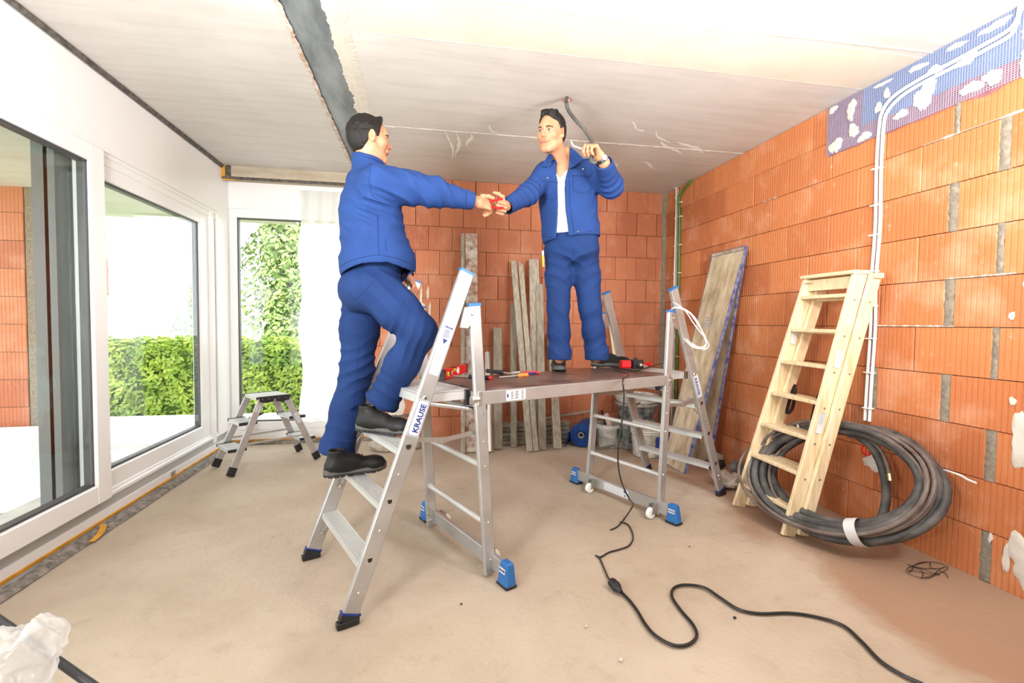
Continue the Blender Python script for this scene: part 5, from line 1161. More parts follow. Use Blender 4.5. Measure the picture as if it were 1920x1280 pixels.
# ================================================================== PEOPLE: smooth-union solids turned into continuous skins
def V3(p): return np.array(p, dtype=np.float32)
class Field:
    def __init__(s, lo, hi, h):
        s.h = h; s.lo = V3(lo); s.n = np.ceil((V3(hi)-s.lo)/h).astype(int)+1; s.F = np.full(tuple(s.n), 9., np.float32)
    def _box(s, lo, hi, pad):
        a = np.clip(np.floor((V3(lo)-pad-s.lo)/s.h).astype(int), 0, s.n-1); b = np.clip(np.ceil((V3(hi)+pad-s.lo)/s.h).astype(int)+1, 1, s.n)
        if np.any(b <= a): return None
        sl = tuple(slice(int(i), int(j)) for i, j in zip(a, b))
        ax = [s.lo[k]+s.h*np.arange(a[k], b[k], dtype=np.float32) for k in range(3)]
        return sl, np.stack(np.meshgrid(*ax, indexing='ij'), -1)
    def _apply(s, sl, d, op, k):
        A = s.F[sl]
        if op == 'sub': d = -d
        if k > 0:
            e = np.maximum(k-np.abs(A-d), 0)/k; q = e*e*k*.25; s.F[sl] = np.minimum(A, d)-q if op == 'add' else np.maximum(A, d)+q
        else: s.F[sl] = np.minimum(A, d) if op == 'add' else np.maximum(A, d)
    def cap(s, a, b, r0, r1=None, k=.02, op='add', side=None, flat=1.):
        r1 = r0 if r1 is None else r1; a, b = V3(a), V3(b); R_ = max(r0, r1)*max(1, flat)
        q = s._box(np.minimum(a, b), np.maximum(a, b), R_+k+2*s.h)
        if q is None: return s
        sl, P = q; ab = b-a; t = np.clip(((P-a)@ab)/max(1e-9, float(ab@ab)), 0, 1); Q = P-a-t[..., None]*ab
        if side is not None:
            sd = V3(side)/np.linalg.norm(V3(side)); c = Q@sd; Q = Q+(c*(1/flat-1))[..., None]*sd
        d = np.linalg.norm(Q, axis=-1)-(r0+(r1-r0)*t)
        s._apply(sl, d, op, k); return s
    def ell(s, c, r, M_=None, k=.02, op='add'):
        c = V3(c); R_ = max(r); q = s._box(c, c, R_+k+2*s.h)
        if q is None: return s
        sl, P = q; Q = P-c
        if M_ is not None: Q = Q@M_          # columns of M_ are the local axes
        r = V3(r); kk = np.linalg.norm(Q/r, axis=-1); k2 = np.linalg.norm(Q/(r*r), axis=-1)+1e-9; d = kk*(kk-1)/k2
        s._apply(sl, d, op, k); return s
    def plane(s, p, n, k=0, box=None):
        """remove everything on the side n points to"""
        q = s._box(*(box if box else (s.lo, s.lo+s.h*s.n)), 0); sl, P = q; d = -((P-V3(p))@V3(n)); s._apply(sl, d, 'sub', k); return s
    def grid(s): return s._box(s.lo, s.lo+s.h*s.n, 0)[1]
def surface(F, lo, h):
    """naive surface nets"""
    n = F.shape; inside = F < 0; C = np.zeros((n[0]-1, n[1]-1, n[2]-1), np.int8)
    off = [(i, j, k) for i in (0, 1) for j in (0, 1) for k in (0, 1)]
    for i, j, k in off: C += inside[i:n[0]-1+i, j:n[1]-1+j, k:n[2]-1+k]
    cells = np.argwhere((C > 0) & (C < 8)); idx = -np.ones(C.shape, np.int64); idx[tuple(cells.T)] = np.arange(len(cells))
    acc = np.zeros((len(cells), 3)); cnt = np.zeros(len(cells))
    for a in range(8):
        for b in range(a+1, 8):
            A, B = np.array(off[a]), np.array(off[b])
            if np.abs(A-B).sum() != 1: continue
            fa = F[tuple((cells+A).T)]; fb = F[tuple((cells+B).T)]; m = (fa < 0) != (fb < 0); t = fa/(fa-fb+1e-12)
            acc[m] += A+(B-A)*t[m][:, None]; cnt[m] += 1
    Vt = (cells+acc/cnt[:, None])*h+lo; quads = []
    for ax in range(3):
        u, v = [(1, 2), (2, 0), (0, 1)][ax]; sl0 = [slice(None)]*3; sl1 = [slice(None)]*3; sl0[ax] = slice(0, -1); sl1[ax] = slice(1, None)
        a = inside[tuple(sl0)]; b = inside[tuple(sl1)]
        E = np.argwhere(a != b); E = E[(E[:, u] > 0) & (E[:, v] > 0) & (E[:, u] < n[u]-1) & (E[:, v] < n[v]-1)]
        fl2 = a[tuple(E.T)]
        du = np.zeros(3, int); du[u] = 1; dv = np.zeros(3, int); dv[v] = 1
        q = np.stack([idx[tuple((E-du-dv).T)], idx[tuple((E-dv).T)], idx[tuple(E.T)], idx[tuple((E-du).T)]], 1)
        q[~fl2] = q[~fl2][:, ::-1]; quads.append(q)
    return Vt.astype(np.float32), np.concatenate(quads)
def vnoise(P, seed=0):
    P = P+seed*17.31; I = np.floor(P).astype(np.int64); f = P-I; f = f*f*(3-2*f); out = 0
    def hsh(i, j, k): x = (i*374761393+j*668265263+k*2147483647+seed*1274126177) & 0xffffffff; x = ((x ^ (x >> 13))*1274126177) & 0xffffffff; return ((x ^ (x >> 16)) & 0xffff)/32768.-1
    for a in (0, 1):
        for b in (0, 1):
            for c in (0, 1): out = out+hsh(I[:, 0]+a, I[:, 1]+b, I[:, 2]+c)*(f[:, 0] if a else 1-f[:, 0])*(f[:, 1] if b else 1-f[:, 1])*(f[:, 2] if c else 1-f[:, 2])
    return out
def normals(Vt, Q):
    n = np.cross(Vt[Q[:, 2]]-Vt[Q[:, 0]], Vt[Q[:, 3]]-Vt[Q[:, 1]]); N = np.zeros_like(Vt)
    for k in range(4): np.add.at(N, Q[:, k], n)
    return N/(np.linalg.norm(N, axis=1)[:, None]+1e-9)
def smooth(Vt, Q, it=2, lam=.5):
    for _ in range(it):
        S = np.zeros_like(Vt); c = np.zeros(len(Vt))
        for k in range(4):
            for d in (1, 3): np.add.at(S, Q[:, k], Vt[Q[:, (k+d) % 4]]); np.add.at(c, Q[:, k], 1)
        Vt = Vt+(S/np.maximum(c, 1)[:, None]-Vt)*lam
    return Vt
def folds(Vt, N, fs, base=.0, seed=0):
    """cloth folds: each (centre, direction across the folds, wavelength, depth, reach)"""
    d = base*vnoise(Vt*np.array((7, 7, 4)), seed)+base*.5*vnoise(Vt*np.array((17, 17, 9)), seed+1)
    for i, (c, dr, wl, amp, R_) in enumerate(fs):
        c = V3(c); dr = V3(dr)/np.linalg.norm(dr); q = Vt-c; w = np.exp(-(q*q).sum(1)/(R_*R_)); ph = (q@dr)/wl*2*np.pi+1.7*vnoise(Vt*9, seed+5+i)+2.0*vnoise(Vt*4, seed+9+i)
        d = d+amp*w*(1-2*np.abs(np.sin(ph*.5))**.7)
    return Vt+N*d[:, None].astype(np.float32)
def to_obj(name, Vt, Q, mats, parent, mi=None, sm=True):
    me = bpy.data.meshes.new(name); nf = len(Q); me.vertices.add(len(Vt)); me.vertices.foreach_set('co', Vt.astype(np.float32).ravel()); me.loops.add(nf*4); me.loops.foreach_set('vertex_index', Q.astype(np.int32).ravel())
    me.polygons.add(nf); me.polygons.foreach_set('loop_start', np.arange(0, nf*4, 4, dtype=np.int32)); 
    for m in (mats if isinstance(mats, list) else [mats]): me.materials.append(m)
    if mi is not None: me.polygons.foreach_set('material_index', mi.astype(np.int32))
    me.polygons.foreach_set('use_smooth', np.ones(nf, bool)); me.update(calc_edges=True); me.validate()
    o = bpy.data.objects.new(name, me); COL.objects.link(o)
    if parent is not None: o.parent = parent; o.matrix_basis = parent_inv(parent)
    return o
def basis(f, up=(0, 0, 1), roll=0):
    f = Vector(f).normalized(); u = Vector(up); u = (u-f*u.dot(f)).normalized(); r = f.cross(u)
    if roll: q = Matrix.Rotation(roll, 3, f); u = q @ u; r = q @ r
    return np.array((tuple(r), tuple(f), tuple(u)), np.float32).T      # columns: right, forward, up
# ---- head: local axes x right, y forward (face), z up; origin at the centre of the skull
def head(c, B, neck_to, hairstyle, parent, hs=1.):
    c = V3(c); h = .0024; G = lambda x, y, z: c+B@V3((x, y, z)); Wd = lambda v: B@V3(v)
    ext = V3((.17, .17, .20)); F = Field(c-ext-V3((0, 0, .03)), c+ext, h)
    F.ell(G(0, -.018, .030), (.0755, .095, .088), B); F.ell(G(0, .012, -.020), (.066, .076, .085), B, k=.03)
    F.cap(G(-.028, .030, -.082), G(.028, .030, -.082), .026, k=.035); F.cap(G(-.010, .066, -.101), G(.010, .066, -.101), .015, k=.03)
    for s in (-1, 1):
        F.cap(G(s*.056, -.004, -.055), G(s*.018, .062, -.098), .017, .014, k=.03); F.ell(G(s*.043, .055, -.018), (.022, .024, .020), B, k=.03)
    F.cap(G(-.030, .078, .030), G(.030, .078, .030), .0145, k=.025); F.cap(G(0, .060, .055), G(0, .055, .065), .03, k=.03)
    F.cap(G(0, .084, .018), G(0, .108, -.022), .0085, .0115, k=.014); F.cap(G(-.011, .095, -.027), G(.011, .095, -.027), .0075, k=.010)
    for s in (-1, 1):
        F.ell(G(s*.033, .092, .008), (.019, .017, .0125), B, k=.012, op='sub')
        F.ell(G(s*.0325, .0735, .0075), (.0145, .0135, .0115), B, k=.002)
        F.ell(G(s*.0055, .105, -.033), (.0032, .0045, .003), B, k=.002, op='sub')
    F.cap(G(-.021, .083, -.052), G(.021, .083, -.052), .010, k=.015); F.cap(G(-.018, .092, -.0485), G(.018, .092, -.0485), .0045, k=.005); F.cap(G(-.014, .0925, -.058), G(.014, .0925, -.058), .0055, k=.005); F.cap(G(-.023, .0985, -.0532), G(.023, .0985, -.0532), .0016, k=.003, op='sub')
    for s in (-1, 1):
        E = B@np.array(((math.cos(.6*s), math.sin(.6*s), 0), (-math.sin(.6*s), math.cos(.6*s), 0), (0, 0, 1)), np.float32)
        F.ell(G(s*.083, -.014, .000), (.006, .019, .032), E, k=.006); F.cap(G(s*.076, -.006, -.024), G(s*.078, -.008, -.020), .009, k=.008)
        F.ell(G(s*.0905, -.009, .004), (.005, .011, .020), E, k=.004, op='sub')
    F.cap(G(0, -.022, -.055), neck_to, .056, .062, k=.035)
    nt = V3(neck_to); Vt, Q = surface(F.F, F.lo, h); Vt = smooth(Vt, Q, 2, .4)
    cen = Vt[Q].mean(1); L = (cen-c)@B; mi = np.zeros(len(Q), int)
    lip = (np.abs(L[:, 2]+.053) < .0085-.006*(L[:, 0]/.024)**2) & (np.abs(L[:, 0]) < .023) & (L[:, 1] > .078); mi[lip] = 1
    br = (np.abs(L[:, 2]-.0285+.006*(np.abs(L[:, 0])-.032)**2/.0004) < .0036) & (np.abs(np.abs(L[:, 0])-.033) < .018) & (L[:, 1] > .05); mi[br] = 2
    ex = np.abs(L[:, 0])-.0325; eye = ((ex/.0135)**2+((L[:, 2]-.0065)/.0048)**2 < 1) & (L[:, 1] > .06); mi[eye] = 3
    gaze = hairstyle.get('gaze', 0); ir = (((np.abs(L[:, 0])-.0325+gaze*np.sign(L[:, 0]))/.0062)**2+((L[:, 2]-.0068)/.0052)**2 < 1) & (L[:, 1] > .06); mi[ir] = 4
    lid = (((ex/.0155)**2+((L[:, 2]-.0065)/.0075)**2 < 1) & ~eye & (L[:, 2] > .0065) & (L[:, 1] > .06)); mi[lid] = 2
    # hair
    hh = .003; H = Field(c-ext+V3((0, 0, .02)), c+ext+V3((0, 0, .04)), hh); t = hairstyle['t']
    H.ell(G(0, -.020, .034), (.0755+t, .095+t, .088+t*1.2), B); H.ell(G(0, -.055, -.02), (.064, .055, .065), B, k=.03)
    for p0, p1, r0, r1 in hairstyle['tufts']: H.cap(G(*p0), G(*p1), r0, r1, k=.02)
    P = H.grid(); Lp = ((P-c)@B); x, y, z = Lp[..., 0], Lp[..., 1], Lp[..., 2]
    face = np.minimum(y-hairstyle['line'](x, z), 1)          # >0 in front of the hair line
    nape = (-.070-.0*y)-z
    H.F = np.maximum(H.F, face); H.F = np.maximum(H.F, nape)
    earc = np.sqrt(((y+.010)/.024)**2+((z+.004)/.036)**2)-1; H.F = np.where(np.abs(x) > .06, np.maximum(H.F, -earc*.02), H.F)
    Vh, Qh = surface(H.F, H.lo, hh); Vh = smooth(Vh, Qh, 3, .5); N = normals(Vh, Qh); Lh = (Vh-c)@B
    st = vnoise(np.stack([Lh[:, 0]*230+vnoise(Lh*25)*3, Lh[:, 1]*30, Lh[:, 2]*60], 1), 3)*.0016+vnoise(Lh*55, 8)*.0022
    Vh = Vh+N*(st*np.clip(Lh[:, 2]*12+.9, .25, 1.6))[:, None].astype(np.float32)
    to_obj('hair', c+(Vh-c)*hs, Qh, M['hair'], parent)
    return c+(Vt-c)*hs, Q, mi
# ---- hand: wrist point, direction of the fingers, normal out of the back of the hand, thumb side
def hand(F, w, d, back, thumb, curls, scale=1., thumb_pose=None):
    w, d, back = Vector(w), Vector(d).normalized(), Vector(back); back = (back-d*back.dot(d)).normalized(); s = Vector(thumb); s = (s-d*s.dot(d)-back*s.dot(back)).normalized(); S = scale
    F.cap(w-d*.03*S, w+d*.02*S, .026*S, .028*S, k=.015, side=back, flat=.72)
    for j in range(4):
        o = (1.5-j)*.0205*S; a = w+d*.012*S+s*o*.6; b = w+d*(.082-.004*abs(j-1))*S+s*o; F.cap(a, b, .0145*S, .0115*S, k=.014, side=back, flat=.95)
        Ls = [(.044, .026, .020), (.048, .030, .022), (.045, .028, .021), (.036, .021, .018)][j]; cu = curls[j]; dd = d.copy(); p = b; rr = .0096*S
        for q in range(3):
            ang = cu[q]; R3 = Matrix.Rotation(ang, 3, s.cross(Vector((0, 0, 0))) if False else d.cross(back).normalized()); 
            axis = dd.cross(-back).normalized() if dd.cross(-back).length > .2 else d.cross(-back).normalized()
            axis = d.cross(-back).normalized(); dd = (Matrix.Rotation(ang, 3, axis) @ dd).normalized(); e = p+dd*Ls[q]*S; F.cap(p, e, rr, rr*.9, k=.004); p = e; rr *= .92
    tp = thumb_pose or [(s*.6+d*.6-back*.25, .034), (s*.25+d*.9-back*.3, .032), (d-back*.3, .026)]
    p = w+d*.020*S+s*.020*S-back*.004*S; rr = .0145*S
    for v, L in tp: v = Vector(v).normalized(); e = p+v*L*S; F.cap(p, e, rr, rr*.86, k=.008); p = e; rr *= .86
def meshparts(parts):
    """join (V, Q, mi) tuples"""
    Vs, Qs, Ms, o = [], [], [], 0
    for v, q, m in parts: Vs.append(v); Qs.append(q+o); Ms.append(m if m is not None else np.zeros(len(q), int)); o += len(v)
    return np.concatenate(Vs), np.concatenate(Qs), np.concatenate(Ms)
def bvh_of(o):
    me = o.data; mw = wm(o); return BVHTree.FromPolygons([mw @ v.co for v in me.vertices], [tuple(p.vertices) for p in me.polygons])
def on_surface(bvh, pts, lift_=.002):
    """drop measured points (pixels of the photograph) on the cloth along the line of sight"""
    out = []
    for x, y in pts:
        d = ray(x, y).normalized(); hit = bvh.ray_cast(CAM, d)
        if hit[0] is not None: out.append((hit[0]-d*lift_, hit[1]))
    return out
def seam(bvh, pts, name, m, parent, r=.0012):
    P = []
    for a, b in zip(pts[:-1], pts[1:]):
        n = max(2, int(math.dist(a, b)/4)); P += [(a[0]+(b[0]-a[0])*i/n, a[1]+(b[1]-a[1])*i/n) for i in range(n)]
    P.append(pts[-1]); q = [p for p, _ in on_surface(bvh, P, .0005)]
    if len(q) > 2: MB().tube(q, r, 5).build(name, m, parent)
def patch(bvh, quad, name, m, parent, th=.003, n=8):
    (a, b, c, d) = [Vector((*p, 0)) for p in quad]; vs = []; fs = []; ok = True
    for j in range(n+1):
        for i in range(n+1):
            u, v = i/n, j/n; q = a.lerp(b, u).lerp(d.lerp(c, u), v); h = on_surface(bvh, [(q.x, q.y)], th)
            if not h: return None
            vs.append(h[0][0])
    for j in range(n):
        for i in range(n): k_ = j*(n+1)+i; fs.append((k_, k_+1, k_+n+2, k_+n+1))
    m_ = (n+1)**2; back = [v+ray(960, 640)*(th*.9) for v in vs]
    rim = [i for i in range(n+1)]+[j*(n+1)+n for j in range(1, n+1)]+[n*(n+1)+i for i in range(n-1, -1, -1)]+[j*(n+1) for j in range(n-1, 0, -1)]
    for i in range(len(rim)): p, q = rim[i], rim[(i+1) % len(rim)]; fs.append((p, q, q+m_, p+m_))
    return MB().add(vs+back, fs).build(name, m, parent, smooth=True)
def stud(bvh, p, parent, name='press_stud', r=.006):
    h = on_surface(bvh, [p], .001)
    if h: q, n = h[0]; MB().lathe(q, [(r, -.002), (r, .001), (r*.7, .003), (.0005, .003)], 10, ax=n).build(name, M['chrome'], parent, smooth=True)
# ---- work shoe in its own frame: toe along +x, length .305
def shoe_mesh():
    h = .0032; F = Field((-.05, -.07, -.01), (.30, .07, .16), h)
    F.cap((0, 0, .045), (.06, 0, .05), .037, .038, k=.03); F.cap((.06, 0, .048), (.20, 0, .040), .038, .041, k=.03, side=(0, 1, 0), flat=1.05); F.cap((.20, 0, .036), (.228, .003, .036), .040, .038, k=.02, side=(0, 1, 0), flat=1.12)
    F.cap((.012, 0, .06), (.018, 0, .125), .040, .041, k=.03); F.cap((.05, 0, .075), (.11, 0, .068), .034, .03, k=.03)
    F.cap((.022, 0, .108), (.022, 0, .17), .030, .032, k=.0, op='sub'); F.plane((0, 0, .132), (0, 0, 1)); F.plane((0, 0, .022), (0, 0, -1))
    a = surface(F.F, F.lo, h); a = (smooth(a[0], a[1], 2, .4), a[1])
    # sole: rounded outline, heel block and tread gap
    def outline(x, y):
        hw = np.interp(x, [-.044, -.040, -.030, .0, .06, .12, .19, .23, .255, .268, .272], [.0, .018, .031, .040, .037, .041, .050, .047, .034, .016, .0]); return np.abs(y-np.interp(x, [0, .1, .25], [0, .002, .006]))-hw
    S_ = Field((-.07, -.07, -.01), (.29, .07, .07), .0028); P = S_.grid(); x, y, z = P[..., 0], P[..., 1], P[..., 2]
    top = np.interp(x, [-.05, 0, .1, .2, .27], [.042, .038, .036, .033, .042]); bot = np.interp(x, [-.05, .0, .06, .085, .13, .2, .27], [.004, 0, 0, .008, .003, 0, .012])
    S_.F = np.maximum(np.maximum(outline(x, y), z-top), bot-z).astype(np.float32)
    S_.F = np.where((z < .008) & (np.abs(np.sin(x*105)) < .25), np.maximum(S_.F, .008-z), S_.F).astype(np.float32)
    b = surface(S_.F, S_.lo, .0028); Vb = smooth(b[0], b[1], 1, .4); mi = (Vb[b[1]].mean(1)[:, 2] < .016).astype(int)
    return a, (Vb, b[1], mi)
SH = shoe_mesh()
def make_shoe(heel, toe, parent, up=(0, 0, 1), flip=1):
    heel, toe = Vector(heel), Vector(toe); f = (toe-heel).normalized(); u = Vector(up); u = (u-f*u.dot(f)).normalized(); s = u.cross(f)
    B = np.array((tuple(f), tuple(s*flip), tuple(u)), np.float32).T; o = V3(heel+f*.048)
    def T(Vt): return (Vt@B.T+o)
    flipq = (lambda q: q[:, ::-1]) if flip < 0 else (lambda q: q)
    a = to_obj('shoe', T(SH[0][0]), flipq(SH[0][1]), M['shoe'], parent); to_obj('sole', T(SH[1][0]), flipq(SH[1][1]), [M['sole'], M['soleblack']], a, SH[1][2])
    mb = MB(); 
    for i in range(5):
        x = .075+.016*i; z = .107-.30*(x-.075); mb.tube([Vector(T(V3((x, -.016, z)))), Vector(T(V3((x+.008, 0, z+.006)))), Vector(T(V3((x, .016, z))))], .0018, 5)
    l = mb.build('laces', M['black_rubber'], None); l.parent = a; l.matrix_basis = parent_inv(a); return a
def limb(F, pts, rs, k=.03, **kw):
    for i in range(len(pts)-1): F.cap(pts[i], pts[i+1], rs[i], rs[i+1], k=k, **kw)
def bounds(pts, pad): P = np.array([tuple(p) for p in pts]); return P.min(0)-pad, P.max(0)+pad
C4 = lambda *a: [a]*4
# ================================================================== MAN ON THE DECK
def man_right():
    e = empty('person', tuple(at(1085, 690, 2, .93))); tag(e, 'man in open blue work jacket standing on the deck, holding the ceiling cable', 'person')
    d0 = 3.02
    sR, eR, wR = px(1024, 326, 2.98), px(990, 364, 2.84), px(950, 387, 2.70)          # his right arm, towards the handshake
    sL, eL, wL = px(1102, 322, 3.02), px(1146, 349, 2.86), px(1133, 306, 2.70)
    hR, kR, aR = px(1048, 472, 3.02), px(1047, 578, 3.0), px(1049, 664, 3.02); hL, kL, aL = px(1095, 468, 3.02), px(1106, 578, 3.0), px(1119, 662, 3.03)
    face = (-FW*.86-RW*.40).normalized(); sd = Vector((face.y, -face.x, 0))      # sd: his left... checked below
    if sd.dot(RW) < 0: sd = -sd
    Bt = basis(face)
    chest = px(1064, 372, 3.0); belly = px(1069, 422, 3.0); pel = px(1072, 470, 3.0); nb = px(1058, 306, 2.98)
    def torso(F, g=0., low=True):
        F.ell(chest, (.165+g, .112+g, .185+g), Bt, k=.05); F.cap(sR+(chest-sR)*.12, sL+(chest-sL)*.12, .066+g, k=.05, side=face, flat=1.1); F.ell(belly, (.158+g, .108+g, .17+g), Bt, k=.06)
        if low: F.ell(pel+ZU*.02, (.15+g, .10+g, .08), Bt, k=.04)
    # trousers
    F = Field(*bounds([hR, hL, aR, aL, pel], .17), .006)
    F.ell(pel, (.175, .118, .105), Bt, k=.05); F.ell(px(1072, 446, 3.0), (.168, .115, .08), Bt, k=.05)
    for h_, k_, a_ in ((hR, kR, aR), (hL, kL, aL)):
        m_ = h_.lerp(k_, .45); limb(F, [h_, m_, k_, k_.lerp(a_, .5), a_, a_-ZU*.03], [.092, .084, .069, .070, .072, .073], .03)
    F.plane(px(1072, 440, 3.0)+ZU*.01, (0, 0, 1)); F.plane(Vector((0, 0, 1.012)), (0, 0, -1))
    Vt, Q = surface(F.F, F.lo, .006); Vt = smooth(Vt, Q, 2); N = normals(Vt, Q); cr = px(1074, 503, 2.92)
    Vt = folds(Vt, N, [(kR-ZU*.03+RW*.03, (.7, 0, .8), .09, .005, .10), (kL-ZU*.03-RW*.03, (-.7, 0, .8), .09, .005, .10), (aR+ZU*.06, (.6, 0, .8), .075, .006, .10), (aL+ZU*.06, (-.6, 0, .8), .075, .006, .10), (cr+RW*.07, (-.6, 0, 1), .06, .007, .12), (cr-RW*.07, (.6, 0, 1), .06, .007, .12)], .0035, 1)
    tr = to_obj('trousers', Vt, Q, M['trousers'], e)
    bt = bvh_of(tr); seam(bt, [(1075, 456), (1076, 480), (1076, 502)], 'fly_seam', M['trousers'], tr, .0018); seam(bt, [(1030, 470), (1024, 520), (1028, 580), (1034, 640)], 'side_seam', M['trousers'], tr); seam(bt, [(1118, 468), (1124, 520), (1122, 580), (1134, 650)], 'side_seam', M['trousers'], tr)
    # jacket: a real shell, open down the front
    lo, hi = bounds([sR, sL, eR, eL, wR, wL, belly-ZU*.16, nb], .16); h = .005; F = Field(lo, hi, h)
    torso(F, .022, False); F.ell(px(1071, 445, 3.0), (.178, .130, .12), Bt, k=.05)
    limb(F, [sR, eR, wR], [.072, .060, .047], .035); limb(F, [sL, eL, wL], [.074, .066, .050], .035)
    F.cap(nb-ZU*.01, nb+ZU*.02, .082, .076, k=.03)
    P = F.grid(); outer = F.F; F.F = np.maximum(outer, -(outer+.011))
    zb = px(1072, 452, 3.0).z
    L = (P-V3(px(1072, 440, 3.0)))@Bt; x, y, z = L[..., 0], L[..., 1], L[..., 2]          # x to his right? use image side below
    sx = 1 if Vector(Bt[:, 0]).dot(RW) > 0 else -1; xi = x*sx                             # xi grows towards the right of the picture
    near = (np.abs(xi) < .3) & (y > -.5)
    hem = zb+.004+.02*np.clip(xi, -.2, .2)/.2; arm = 1e3
    hemcut = np.where((np.abs(xi) < .24), hem-P[..., 2], -1); F.F = np.maximum(F.F, hemcut)
    ztop = z/.47; left = -.062+.010*ztop*0-.055*np.clip(ztop-.55, 0, 1); right = -.012-.028*ztop*0+.02*np.clip(ztop-.55, 0, 1)
    left = np.interp(z, [-.1, .0, .15, .30, .40, .50], [-.055, -.053, -.048, -.050, -.062, -.075]); right = np.interp(z, [-.1, .0, .15, .30, .40, .50], [.022, .020, .002, -.004, .012, .045])
    slit = np.minimum(np.minimum(xi-left, right-xi), y-.0); F.F = np.maximum(F.F, slit)
    neckc = np.linalg.norm((P-V3(nb))-((P-V3(nb))@V3((0, 0, 1)))[..., None]*V3((0, 0, 1)), axis=-1); tp_ = nb.z+.035-P[..., 2]; 
    F.F = np.maximum(F.F, -np.maximum(neckc-.068, -(P[..., 2]-(nb.z-.08)))) ; F.F = np.maximum(F.F, np.where(neckc < .12, P[..., 2]-(nb.z+.040+.25*np.clip((-(P-V3(nb))@V3(face)), -.08, .08)), -1))
    for w_, e_ in ((wR, eR), (wL, eL)):
        d = V3((w_-e_).normalized()); q = (P-V3(w_))@d; loc_ = (np.abs(q) < .11) & (np.linalg.norm((P-V3(w_))-q[..., None]*d, axis=-1) < .075); F.F = np.where(loc_, np.maximum(F.F, q-.006), F.F)
    Vt, Q = surface(F.F.astype(np.float32), F.lo, h); Vt = smooth(Vt, Q, 2, .45); N = normals(Vt, Q)
    Vt = folds(Vt, N, [(eR, (eR-sR), .045, .007, .09), (eL, (wL-eL), .04, .009, .10), (sL-ZU*.06, (.7, 0, .6), .05, .006, .08), (sR-ZU*.06, (-.6, 0, .6), .05, .006, .08), (wR, (wR-eR), .03, .004, .06), (belly+sd*.1, (.8, .2, -.4), .07, .005, .12)], .003, 4)
    jk = to_obj('jacket', Vt, Q, M['jacket'], e); bj = bvh_of(jk)
    # collar flaps
    def flap(poly, off):
        mb = MB(); P_ = [px(x_, y_, d_) for x_, y_, d_ in poly]; mb.prism(P_, (-ray(960, 640))*off); return mb.build('collar_flap', M['jacket'], jk, bevel=.002)
    for quad in ([(1032, 296), (1034, 312), (1020, 312), (1014, 311)],): pass
    flap([(1033, 283, 2.93), (1037, 297, 2.88), (1029, 313, 2.865), (1014, 312, 2.89), (1024, 297, 2.92)], .006); flap([(1069, 275, 2.95), (1083, 287, 2.91), (1094, 297, 2.89), (1078, 312, 2.865), (1066, 317, 2.865), (1067, 300, 2.89)], .006)
    for q in ([(1073, 318), (1108, 320), (1107, 330), (1073, 329)], [(1012, 333), (1045, 335), (1045, 341), (1012, 338)]): patch(bj, q, 'pocket_flap', M['jacket'], jk, .006)
    for p in ([(1050, 318), (1053, 380), (1057, 452)], [(1067, 310), (1068, 380), (1078, 445)], [(1018, 444), (1056, 446)], [(1080, 438), (1124, 430)], [(1012, 340), (1013, 372), (1044, 374), (1046, 342)], [(1074, 330), (1075, 358), (1092, 362), (1108, 356)]): seam(bj, p, 'stitched_seam', M['trousers'], jk, .0016)
    for p in ((1027, 334), (1093, 317), (1046, 328), (1070, 318), (1055, 405), (1084, 434), (1054, 444), (1031, 307), (1084, 293)): stud(bj, p, jk)
    # shirt
    F = Field(*bounds([chest, belly, sR, sL], .2), .006); torso(F, .006, False); F.ell(px(1071, 440, 3.0), (.160, .112, .09), Bt, k=.05); P = F.grid(); F.plane(Vector((0, 0, px(1072, 441, 3.0).z)), (0, 0, -1)); F.plane(Vector((0, 0, nb.z-.01)), (0, 0, 1))
    q = P-V3(nb); fz = q[..., 2]; fx = np.abs(q@V3(sd)); fy = q@V3(face); vcut = np.minimum((.085+fz)*.75+.02-fx, fy+.03); F.F = np.maximum(F.F, np.where(fz > -.14, vcut, -1)).astype(np.float32)
    Vt, Q = surface(F.F, F.lo, .006); Vt = smooth(Vt, Q, 2); Vt = folds(Vt, normals(Vt, Q), [(belly, (.3, 0, 1), .08, .004, .15)], .003, 8); sh = to_obj('t_shirt', Vt, Q, M['shirt'], e)
    bs = bvh_of(sh); q = patch(bs, [(1059, 390), (1065, 385), (1072, 440), (1066, 440)], 'shirt_print', M['print_grey'], sh, .0012); 
    # body: trunk, neck, forearms, hands and head in one skin
    F = Field(*bounds([chest, pel, sR, sL, eR, eL, nb, hR, aR, aL], .14), .009); torso(F, -.012); limb(F, [hR, kR, aR, aR-ZU*.03], [.06, .045, .034, .032]); limb(F, [hL, kL, aL, aL-ZU*.03], [.06, .045, .034, .032]); limb(F, [sR, eR, wR], [.042, .034, .026]); limb(F, [sL, eL, wL], [.042, .034, .026]); F.cap(nb-ZU*.03, nb+ZU*.05, .07, .052, k=.05)
    b0 = surface(F.F, F.lo, .009); b0 = (smooth(b0[0], b0[1], 2), b0[1], None)
    hc = px(1033, 250, 2.90); hf = (-FW*.80-RW*.52-ZU*.18).normalized(); Bh = basis(hf, (0, 0, 1), .0)
    up = (ZU-RW*.02); Bh = basis(hf, up, -.10)
    style = dict(t=.011, gaze=.0, line=lambda x, z: .052+.10*np.clip(z-.052, -1, .05)*1.6-.9*np.clip(np.abs(x)-.035, 0, 1)+np.where(z < .004, -.035-np.clip(.004-z, 0, .05)*.6, 0), tufts=[((-.035, .045, .115), (.03, .05, .118), .022, .022), ((-.03, .065, .098), (.03, .07, .104), .017, .017), ((-.03, .0, .122), (.03, .0, .122), .018, .018)])
    hd = head(hc, Bh, nb-ZU*.03, style, e, .93)
    # chest skin under the V neck, hands
    F = Field(*bounds([wR, px(928, 380, 2.55)], .13), .0023); dR = (px(926, 385, 2.60)-wR).normalized()
